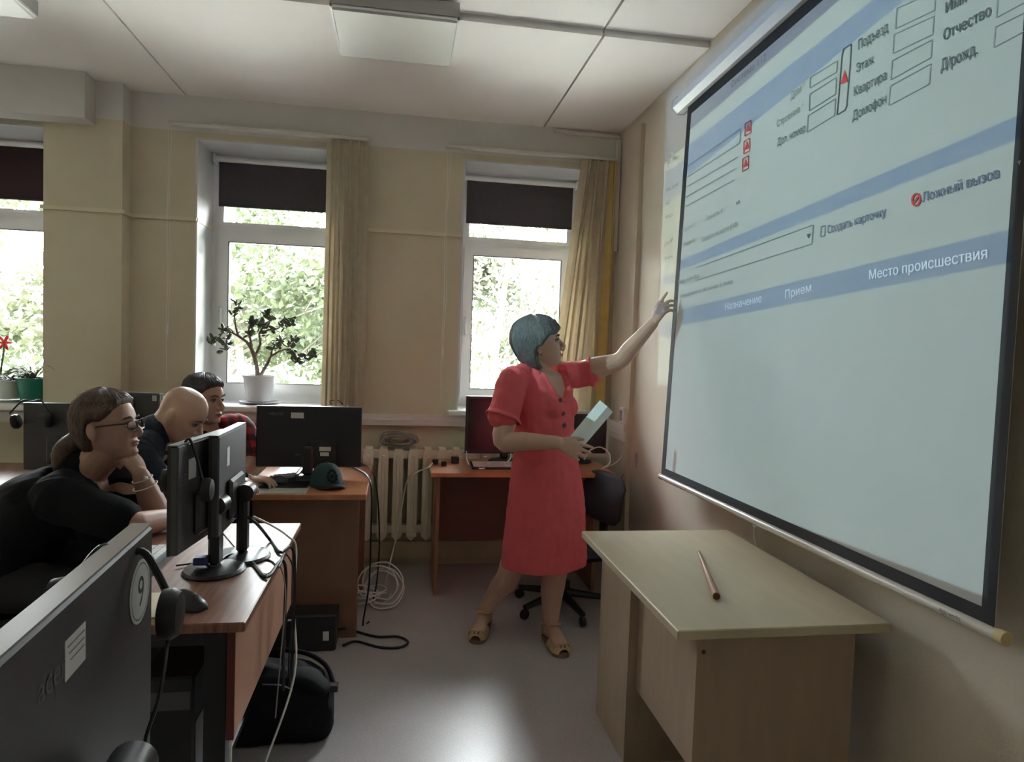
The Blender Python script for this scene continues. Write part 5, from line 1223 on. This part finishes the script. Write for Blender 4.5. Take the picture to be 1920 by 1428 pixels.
def blade_plant(r, x, y, z, n, L, m, seed, up=1.0, wd=.006):
    rnd = random.Random(seed); b = MB()
    for k in range(n):
        a = rnd.uniform(0, 6.28); l = L*rnd.uniform(.6, 1.1); u = up*rnd.uniform(.6, 1.2); d = Vector((math.cos(a), math.sin(a), 0)); s = Vector((-d.y, d.x, 0)); rg = []
        for j in range(6):
            t = j/5; p = Vector((x, y, z))+d*(l*t*.75)+Vector((0, 0, l*u*(t-.75*t*t))); w_ = wd*(1-t)**.7; rg.append([p-s*w_, p+Vector((0, 0, .0015)), p+s*w_, p-Vector((0, 0, .0015))])
        b.rings(rg)
    stuff(b.build('leaves', m, r))
c1 = ony(20, 735, 4.52); r = thing('potted_plant', 'bushy dark green plant in a pale green pot at the left edge', 'plant', (c1.x, 4.52, ZS))
pot(r, c1.x, 4.52, ZS, .058, .085, .105, mat('pale_green_pot', (0.42, 0.47, 0.40), 0.35, 0.03), .085, M_WHITE)
blade_plant(r, c1.x, 4.52, ZS+.10, 130, .13, mat('dark_leaf', (0.045, 0.055, 0.035), 0.5, 0.3, 20, trans=.2), 5, 1.2, .006)
c2 = ony(63, 735, 4.50); r = thing('potted_plant', 'spider plant in a teal green plastic pot by the pilaster', 'plant', (c2.x, 4.50, ZS))
pot(r, c2.x, 4.50, ZS, .066, .088, .135, mat('teal_plastic', (0.02, 0.22, 0.15), 0.35, 0.04, trans=.15))
blade_plant(r, c2.x, 4.50, ZS+.13, 60, .24, mat('pale_leaf', (0.16, 0.18, 0.09), 0.5, 0.2, 20, trans=.3), 6, 1.0, .005)
c3 = ony(-2, 735, 4.66); r = thing('potted_plant', 'amaryllis with a pink red flower behind the pots at the left edge', 'plant', (c3.x, 4.66, ZS))
pot(r, c3.x, 4.66, ZS, .05, .07, .10, mat('brown_pot', (0.16, 0.07, 0.04), 0.5))
fl = ony(9, 645, 4.66); MB().tube(spline([(c3.x, 4.66, ZS+.08), (c3.x+.01, 4.66, (ZS+fl.z)/2), fl], 5), .007, 8).build('stalk', mat('stalk_green', (0.12, 0.20, 0.07), 0.5), r, True)
for k in range(6):
    a = k*math.pi/3; d = Vector((math.cos(a)*.8, -.25, math.sin(a)*.8)).normalized()
    MB().ell(fl+d*.026+Vector((0, 0, .01)), (.012, .030, .008), d.to_track_quat('Y', 'Z').to_matrix().to_4x4()).build('petal', mat('pink_petal', (0.62, 0.10, 0.09), 0.5, 0.1, 20, trans=.3), r, True)
blade_plant(r, c3.x, 4.66, ZS+.10, 14, .30, mat('strap_leaf', (0.14, 0.20, 0.08), 0.5, 0.2, 20, trans=.3), 8, 1.1, .011)
# --- small white box with a cable on the sill
cb = ony(637, 757, 4.50); r = thing('small_router', 'small white box with a dark cable on the sill above the large monitor', 'router', (cb.x, 4.50, ZS))
MB().rbox((cb.x-.055, 4.48, ZS), (cb.x+.055, 4.545, ZS+.022), .006).build('case', M_WHITE, r)
MB().tube(spline([(cb.x-.04, 4.49, ZS+.01), (cb.x-.06, 4.485, ZS+.045), (cb.x-.01, 4.485, ZS+.05), (cb.x+.03, 4.49, ZS+.018)], 5), .0025, 6).build('cord', M_CBL, r)
# --- computer cases, bag
r = thing('computer_case', 'small black computer case standing on the floor by the cherry desk', 'computer', (-.385, 3.34, 0))
MB().rbox((-.50, 3.27, .004), (-.27, 3.415, .175), .006).build('case', M_MON, r)
for xx in (-.47, -.30): MB().box((xx-.012, 3.29, 0), (xx+.012, 3.40, .004)).build('foot', M_BLACK, r)
sz = ony(611, 1192, 3.27); MB().box((sz.x-.014, 3.2688, sz.z-.022), (sz.x+.014, 3.27, sz.z+.022)).build('sticker', M_STICK, r)
sz = onz(547, 1162, .1755); MB().box((sz.x-.018, sz.y-.012, .175), (sz.x+.018, sz.y+.012, .1758)).build('sticker', M_STICK, r)
r = thing('computer_case', 'dark computer tower with a pale side panel on the shelf under the walnut desk', 'computer', (-.60, 1.98, .165))
MB().rbox((-.68, 1.92, .166), (-.53, 2.32, .55), .006).build('case', M_MON, r)
MB().box((-.529, 1.93, .18), (-.5265, 2.31, .42)).build('side_panel', mat('pale_violet_metal', (0.26, 0.25, 0.30), 0.4, 0.04), r)
MB().box((-.67, 1.9185, .46), (-.54, 1.9198, .51)).build('drive_bay', mat('grey_bay', (0.10, 0.10, 0.10), 0.3), r)
def bag():
    r = thing('shoulder_bag', 'black shoulder bag lying on the floor under the walnut desk', 'bag', (-.42, 2.58, 0)); K = fabric('black_nylon', (0.008, 0.008, 0.009), 0.8, 0.1, 0.2, 200, spec=0.25); b = MB()
    rg = []
    for z, a_, d_, ox in ((.0, .19, .085, 0), (.02, .205, .10, 0), (.12, .205, .105, 0), (.20, .195, .10, -.005), (.245, .17, .085, -.01), (.262, .12, .05, -.015)):
        rg.append([Vector((-.425+ox, 2.60, z))+Vector((a_*math.copysign(abs(math.cos(t))**.4, math.cos(t)), d_*math.copysign(abs(math.sin(t))**.45, math.sin(t)), .035*math.cos(t)*-(z/.26))) for t in [2*math.pi*k/40 for k in range(40)]])
    b.rings(rg); 
    body = put(remesh(b, .008, 3, lambda p, nn: p+nn*(.010*noise.noise(p*9)+.004*noise.noise(p*30))), 'body', K, r)
    for v in body.data.vertices: v.co.z = max(v.co.z, 0.0005)
    f = MB(); limb(f, [(-.36, 2.56, .235), (-.30, 2.53, .235), (-.245, 2.52, .20)], [(.05, .022), (.06, .03), (.05, .02)], (0, 1, 0)); put(remesh(f, .008, 2), 'pouch', K, r)
    MB().tube(spline([(-.60, 2.60, .22), (-.52, 2.68, .27), (-.36, 2.70, .26), (-.26, 2.66, .225), (-.215, 2.58, .18)], 6), .009, 8).build('strap', K, r, True)
    MB().rbox((-.235, 2.55, .165), (-.20, 2.59, .19), .004).build('buckle', M_MON, r)
    MB().tube(spline([(-.46, 2.50, .235), (-.40, 2.495, .232), (-.36, 2.497, .215)], 5), .003, 6).build('zip', mat('zip_metal', (0.35, 0.35, 0.35), 0.3, metal=.8), r)
bag()
# --- sockets, plugs, stain
r = thing('wall_socket', 'white double socket block on the screen wall above the trunking', 'socket', (XW, 4.20, .95))
MB().rbox((XW-.03, 4.16, 1.012), (XW-.0005, 4.235, 1.115), .006).build('plate', M_WHITE, r); MB().rbox((XW-.042, 4.17, 1.03), (XW-.0302, 4.20, 1.10), .005).build('rocker', mat('greyed_plastic', (0.42, 0.38, 0.40), 0.5), r)
for k, (px, py, s) in enumerate(((816, 862, .018), (832, 865, .016), (853, 860, .024))):
    p = onz(px, py+8, .745); q = thing('power_adapter', ['black plug at the left corner of the window desk', 'small black plug second from the corner of the window desk', 'black block adapter on the window desk left of the monitor'][k], 'adapter', (p.x, p.y, .745))
    MB().rbox((p.x-s, p.y-s*.8, .7452), (p.x+s, p.y+s*.8, .745+s*1.7), .004).build('body', M_MON, q)
    for dx in (-.3, .3): MB().tube([(p.x+dx*s, p.y, .745+s*1.7), (p.x+dx*s*1.4, p.y-.004, .745+s*2.3)], .0028, 6).build('pin', M_SILV, q)
# --- cables
D = lambda x, y, z: onz(x, y, z)
cable('network_cable', 'white cable running from the window desk down past the radiator to the floor', [D(835, 866, .75), D(812, 868, .752), Vector((.175, 4.0, .755)), Vector((.10, 4.10, .70)), ony(762, 905, 4.25), ony(748, 985, 4.25), ony(735, 1040, 4.2), ony(726, 1078, 4.05), D(722, 1100, .012)], .0045, M_WCBL)
def coil(c0, rx, rz, n, r, lab, m, vertical=True, seed=1, name='cable_coil'):
    rnd = random.Random(seed); pts = []
    for k in range(n*14):
        a = 2*math.pi*k/14; w_ = 1+.30*math.sin(k*.37+seed)+rnd.uniform(-.06, .06)
        if vertical: pts.append(c0+Vector((rx*w_*math.cos(a), (.045*math.sin(a*.5+k*.2)), rz*w_*math.sin(a)+.008*math.sin(k*.23))))
        else: pts.append(c0+Vector((rx*w_*math.cos(a)+.03*math.sin(k*.11), rz*w_*math.sin(a)+.02*math.cos(k*.13), .010+.075*abs(math.sin(k*.173))**2)))
    return tag(MB().tube(spline(pts, 2), r, 5).build(name, m, None, True), lab, 'cable coil')
cc = ony(748, 832, 4.43); coil(Vector((cc.x, 4.44, .855)), .095, .033, 14, .0045, 'grey cable coil lying on top of the radiator', M_GCBL, True, 2)
coil(D(712, 1142, 0)+Vector((0, .03, .118)), .10, .095, 4, .0045, 'loose white cable coil on the floor right of the cherry desk', M_WCBL, True, 3)
coil(D(690, 1132, 0)+Vector((0, 0, .020)), .085, .09, 3, .0048, 'smaller white cable loops on the floor against the cherry desk', M_WCBL, False, 5)
cable('floor_cable', 'black cord looping over the floor beside the small computer case', [D(560, 1190, .09), Vector((-.255, 3.36, .07)), D(655, 1180, .01), D(705, 1193, .006), D(745, 1193, .006), D(765, 1203, .006), D(750, 1213, .006), D(712, 1213, .006), D(668, 1202, .006), Vector((-.24, 3.31, .01))], .0062, M_CBL)
cable('monitor_cable', 'black cables hanging at the right corner of the cherry desk', [D(645, 870, .75), D(672, 880, .75), Vector((-.140, 3.62, .735)), Vector((-.132, 3.60, .45)), Vector((-.135, 3.58, .20)), Vector((-.16, 3.56, .006)), Vector((-.13, 3.60, .005))], .0045, M_CBL)
cable('monitor_cable', 'second black cable hanging in front of the radiator', [D(640, 862, .75), D(675, 868, .752), Vector((-.130, 3.85, .73)), Vector((-.095, 3.86, .42)), Vector((-.10, 3.84, .15)), Vector((-.125, 3.82, .006))], .0042, M_CBL)
cable('white_cord', 'white cable arch on the window desk right of the woman in red', [ony(1095, 862, 4.15), ony(1105, 845, 4.15), ony(1125, 838, 4.15), ony(1142, 850, 4.15), ony(1143, 868, 4.12), D(1130, 877, .75)], .0042, M_WCBL)
cable('white_cord', 'white cable rising from the window desk to the wall trunking', [D(1128, 878, .75), D(1150, 870, .752), ony(1162, 860, 4.2), ony(1172, 842, 4.15), onx(1177, 834, XW-.035)], .0030, M_WCBL)
cable('white_cord', 'white cable loop around the keyboard left of the woman in red', [ony(874, 845, 4.2), D(878, 868, .752), D(900, 878, .752), D(935, 872, .755), D(955, 862, .775), ony(958, 850, 4.2)], .0040, M_WCBL)
cable('black_cord', 'short black cord beside the office chair in the corner', [onx(1173, 884, XW-.01), ony(1164, 898, 4.1), ony(1159, 912, 4.1)], .003, M_CBL)
BLU = mat('blue_connector', (0.03, 0.05, 0.16), 0.4)
for lab, px, y_ in (('blue video plug behind the nearer small monitor', 372, 2.20), ('blue video plug behind the farther small monitor', 446, 2.36)):
    q = ony(px, 1050 if px < 400 else 962, y_); r = thing('video_plug', lab, 'plug', q); MB().rbox((q.x-.012, q.y-.02, q.z-.012), (q.x+.03, q.y+.02, q.z+.012), .004).build('plug', BLU, r)
EX = -.355
def hang(pts): return pts
cable('video_cable', 'thick black video cable from the nearer small monitor over the desk edge', [ony(380, 1052, 2.20), ony(400, 1062, 2.2), D(432, 1040, .76), D(470, 1052, .748), D(500, 1082, .748), Vector((-.372, 2.30, .748)), Vector((EX, 2.30, .70)), Vector((EX, 2.28, .50)), Vector((-.36, 2.32, .30))], .0055, M_CBL)
cable('video_cable', 'thick black video cable from the farther small monitor over the desk edge', [ony(455, 965, 2.36), ony(478, 978, 2.36), D(505, 1010, .752), D(525, 1035, .75), Vector((-.365, 2.45, .748)), Vector((EX+.005, 2.45, .69)), Vector((EX+.01, 2.42, .45)), Vector((-.35, 2.40, .27))], .0055, M_CBL)
cable('power_cable', 'thin black cable lying across the walnut desk', [D(330, 1060, .75), D(400, 1052, .7445), D(460, 1049, .7445), D(505, 1050, .7445), D(522, 1062, .7445), Vector((-.370, 2.38, .745)), Vector((EX+.02, 2.36, .66)), Vector((EX+.01, 2.33, .40)), Vector((-.34, 2.36, .28))], .003, M_CBL)
cable('audio_cable', 'thin grey cable with a plug between the small monitors', [ony(418, 1000, 2.3), D(442, 1028, .75), D(470, 1058, .7445), D(500, 1076, .7445), Vector((-.371, 2.26, .745)), Vector((EX+.008, 2.25, .65)), Vector((EX, 2.22, .45)), Vector((-.37, 2.24, .25))], .0022, M_GCBL)
cable('white_cord', 'long white cable hanging from the walnut desk edge to the floor', [D(475, 968, .85), D(510, 985, .80), ony(540, 1005, 2.5), Vector((-.355, 2.52, .72)), Vector((-.352, 2.46, .55)), Vector((-.33, 2.36, .33)), Vector((-.40, 2.20, .10)), Vector((-.42, 2.10, .004)), Vector((-.44, 2.0, .004))], .0038, M_WCBL)
cable('white_cord', 'straight pale cord hanging beside the black desk leg', [Vector((-.418, 1.85, .425)), Vector((-.417, 1.851, .2)), Vector((-.418, 1.85, .004))], .0035, M_WCBL)
# bluish ink smear on the screen wall
sm = onx(1193, 862, XW-.0006)
stn = bpy.data.objects['wall_right']
MB().add([sm+Vector((0, .030*math.cos(t)*(1+.2*math.sin(3*t)), .055*math.sin(t)*(1+.15*math.cos(2*t)))) for t in [2*math.pi*k/16 for k in range(16)]], [tuple(range(16))]).build('ink_stain', mat('violet_ink', (0.42, 0.36, 0.42), 0.8, 0.15, 30), stn, fix=False)
# ================================================================== outside the windows
LEAF = mat('leaf_green', (0.034, 0.048, 0.020), 0.6, 0, 3, trans=0.4, col2=(0.062, 0.072, 0.036))
LEAF2 = mat('leaf_pale', (0.048, 0.055, 0.028), 0.6, 0, 3, trans=0.4, col2=(0.08, 0.08, 0.052))
BARK = mat('grey_bark', (0.09, 0.075, 0.06), 0.9, 0.2, 20, 0.4, 40)
M_LAWN = mat('lawn', (0.12, 0.15, 0.07), 0.95, 0, 2, 0.3, 30, col2=(0.20, 0.21, 0.12))
tag(MB().box((-16, WY+WT+.02, -0.72), (12, 10.0, -0.66)).build('bounce_ground', mat('pale_bounce_ground', (0.70, 0.675, 0.64), 0.9, 0.06, 3, 0.2, 40)), 'added pale ground outside the window wall, bouncing daylight to the ceiling', 'bounce_ground', kind='structure')  # unseen pale ground, added to throw daylight up at the ceiling
tag(MB().box((-40, -25, -0.9), (40, 45, -0.7)).build('lawn', M_LAWN), 'lawn outside the windows', 'lawn', kind='structure')
tag(MB().box((-13, -8, -0.72), (XL-.22, WY+WT+.01, -0.66)).build('bounce_ground', MATS['pale_bounce_ground']), 'added pale bounce ground outside the left wall', 'bounce_ground', kind='structure')  # more unseen pale ground, added to reflect daylight
def tree(x, y, h, rx, lab, m, nl, seed, trunk=True, low=0.1, grp='trees outside the windows'):
    rnd = random.Random(seed); r = thing('tree', lab, 'tree', (x, y, -.7), 0, grp)
    st = MB(); tips = []
    st.tube(spline([(x, y, -.7), (x+rnd.uniform(-.2, .2), y, h*.3-.7), (x+rnd.uniform(-.3, .3), y, h*.8-.7)], 5), [.10-.006*k for k in range(11)], 7)
    for k in range(16):
        z0 = -.7+h*rnd.uniform(low+.05, .75); a = rnd.uniform(0, 6.28); L = rx*rnd.uniform(.6, 1.0)
        q = [Vector((x, y, z0)), Vector((x+.5*L*math.cos(a), y+.5*L*math.sin(a), z0+.25*L)), Vector((x+L*math.cos(a), y+L*math.sin(a), z0+.35*L+rnd.uniform(-.2, .5)))]
        st.tube(spline(q, 3), [.035, .03, .025, .02, .015, .010, .006], 5); tips += q[1:]
        for _ in range(2):
            e = q[2]+Vector((rnd.uniform(-.6, .6), rnd.uniform(-.6, .6), rnd.uniform(-.2, .6))); st.tube([q[1].lerp(q[2], rnd.uniform(.2, .9)), e], [.012, .004], 4); tips.append(e)
    st.build('branches', BARK, r)
    V = []; Fc = []
    cl = [(rnd.choice(tips), rnd.uniform(.3, .7)) for _ in range(80)]
    for k in range(nl):
        c0, rr_ = cl[k % len(cl)]
        u = Vector((rnd.gauss(0, 1), rnd.gauss(0, 1), rnd.gauss(0, .8))).normalized()*rr_*rnd.uniform(.2, 1)**.6; p = c0+u
        if p.z < -.6 or p.y < 10.3: continue
        a = Vector((rnd.gauss(0, 1), rnd.gauss(0, 1), rnd.gauss(0, 1))).normalized(); b_ = a.orthogonal().normalized(); s = rnd.uniform(.05, .10)
        o = len(V); V += [p-a*s, p+b_*s*.5, p+a*s, p-b_*s*.5]; Fc.append((o, o+1, o+2, o+3))
    f = MB().add(V, Fc).build('foliage', m, r, fix=False); f['kind'] = 'stuff'
tr_ = [(-7.6, 13.0, 6.0, 2.6, 'bushy green tree beyond the window at the left edge', LEAF, 7500), (-5.0, 16.5, 7.5, 3.0, 'tall tree farther back beyond the window at the left edge', LEAF2, 6000),
       (-2.9, 12.4, 5.0, 2.2, 'dense pale green bush beyond the window with the jade plant', LEAF, 9000), (-.9, 14.0, 5.7, 2.4, 'dense leafy tree right behind the jade plant window', LEAF, 9000), (-4.6, 11.6, 3.4, 1.5, 'low light bush beyond the left pane of the jade plant window', LEAF2, 5000),
       (1.7, 12.2, 5.8, 2.0, 'loose tree with thin branches beyond the window behind the woman', LEAF2, 4200), (3.0, 13.4, 4.4, 2.1, 'yellowish bush low beyond the window behind the woman', LEAF2, 9000), (4.7, 15.0, 7.0, 2.6, 'tree with bare twigs near the right edge of the right window', LEAF2, 2500)]
for i, (x, y, h, rx, lab, m, nl) in enumerate(tr_): tree(x, y, h, rx, lab, m, nl, 20+i)
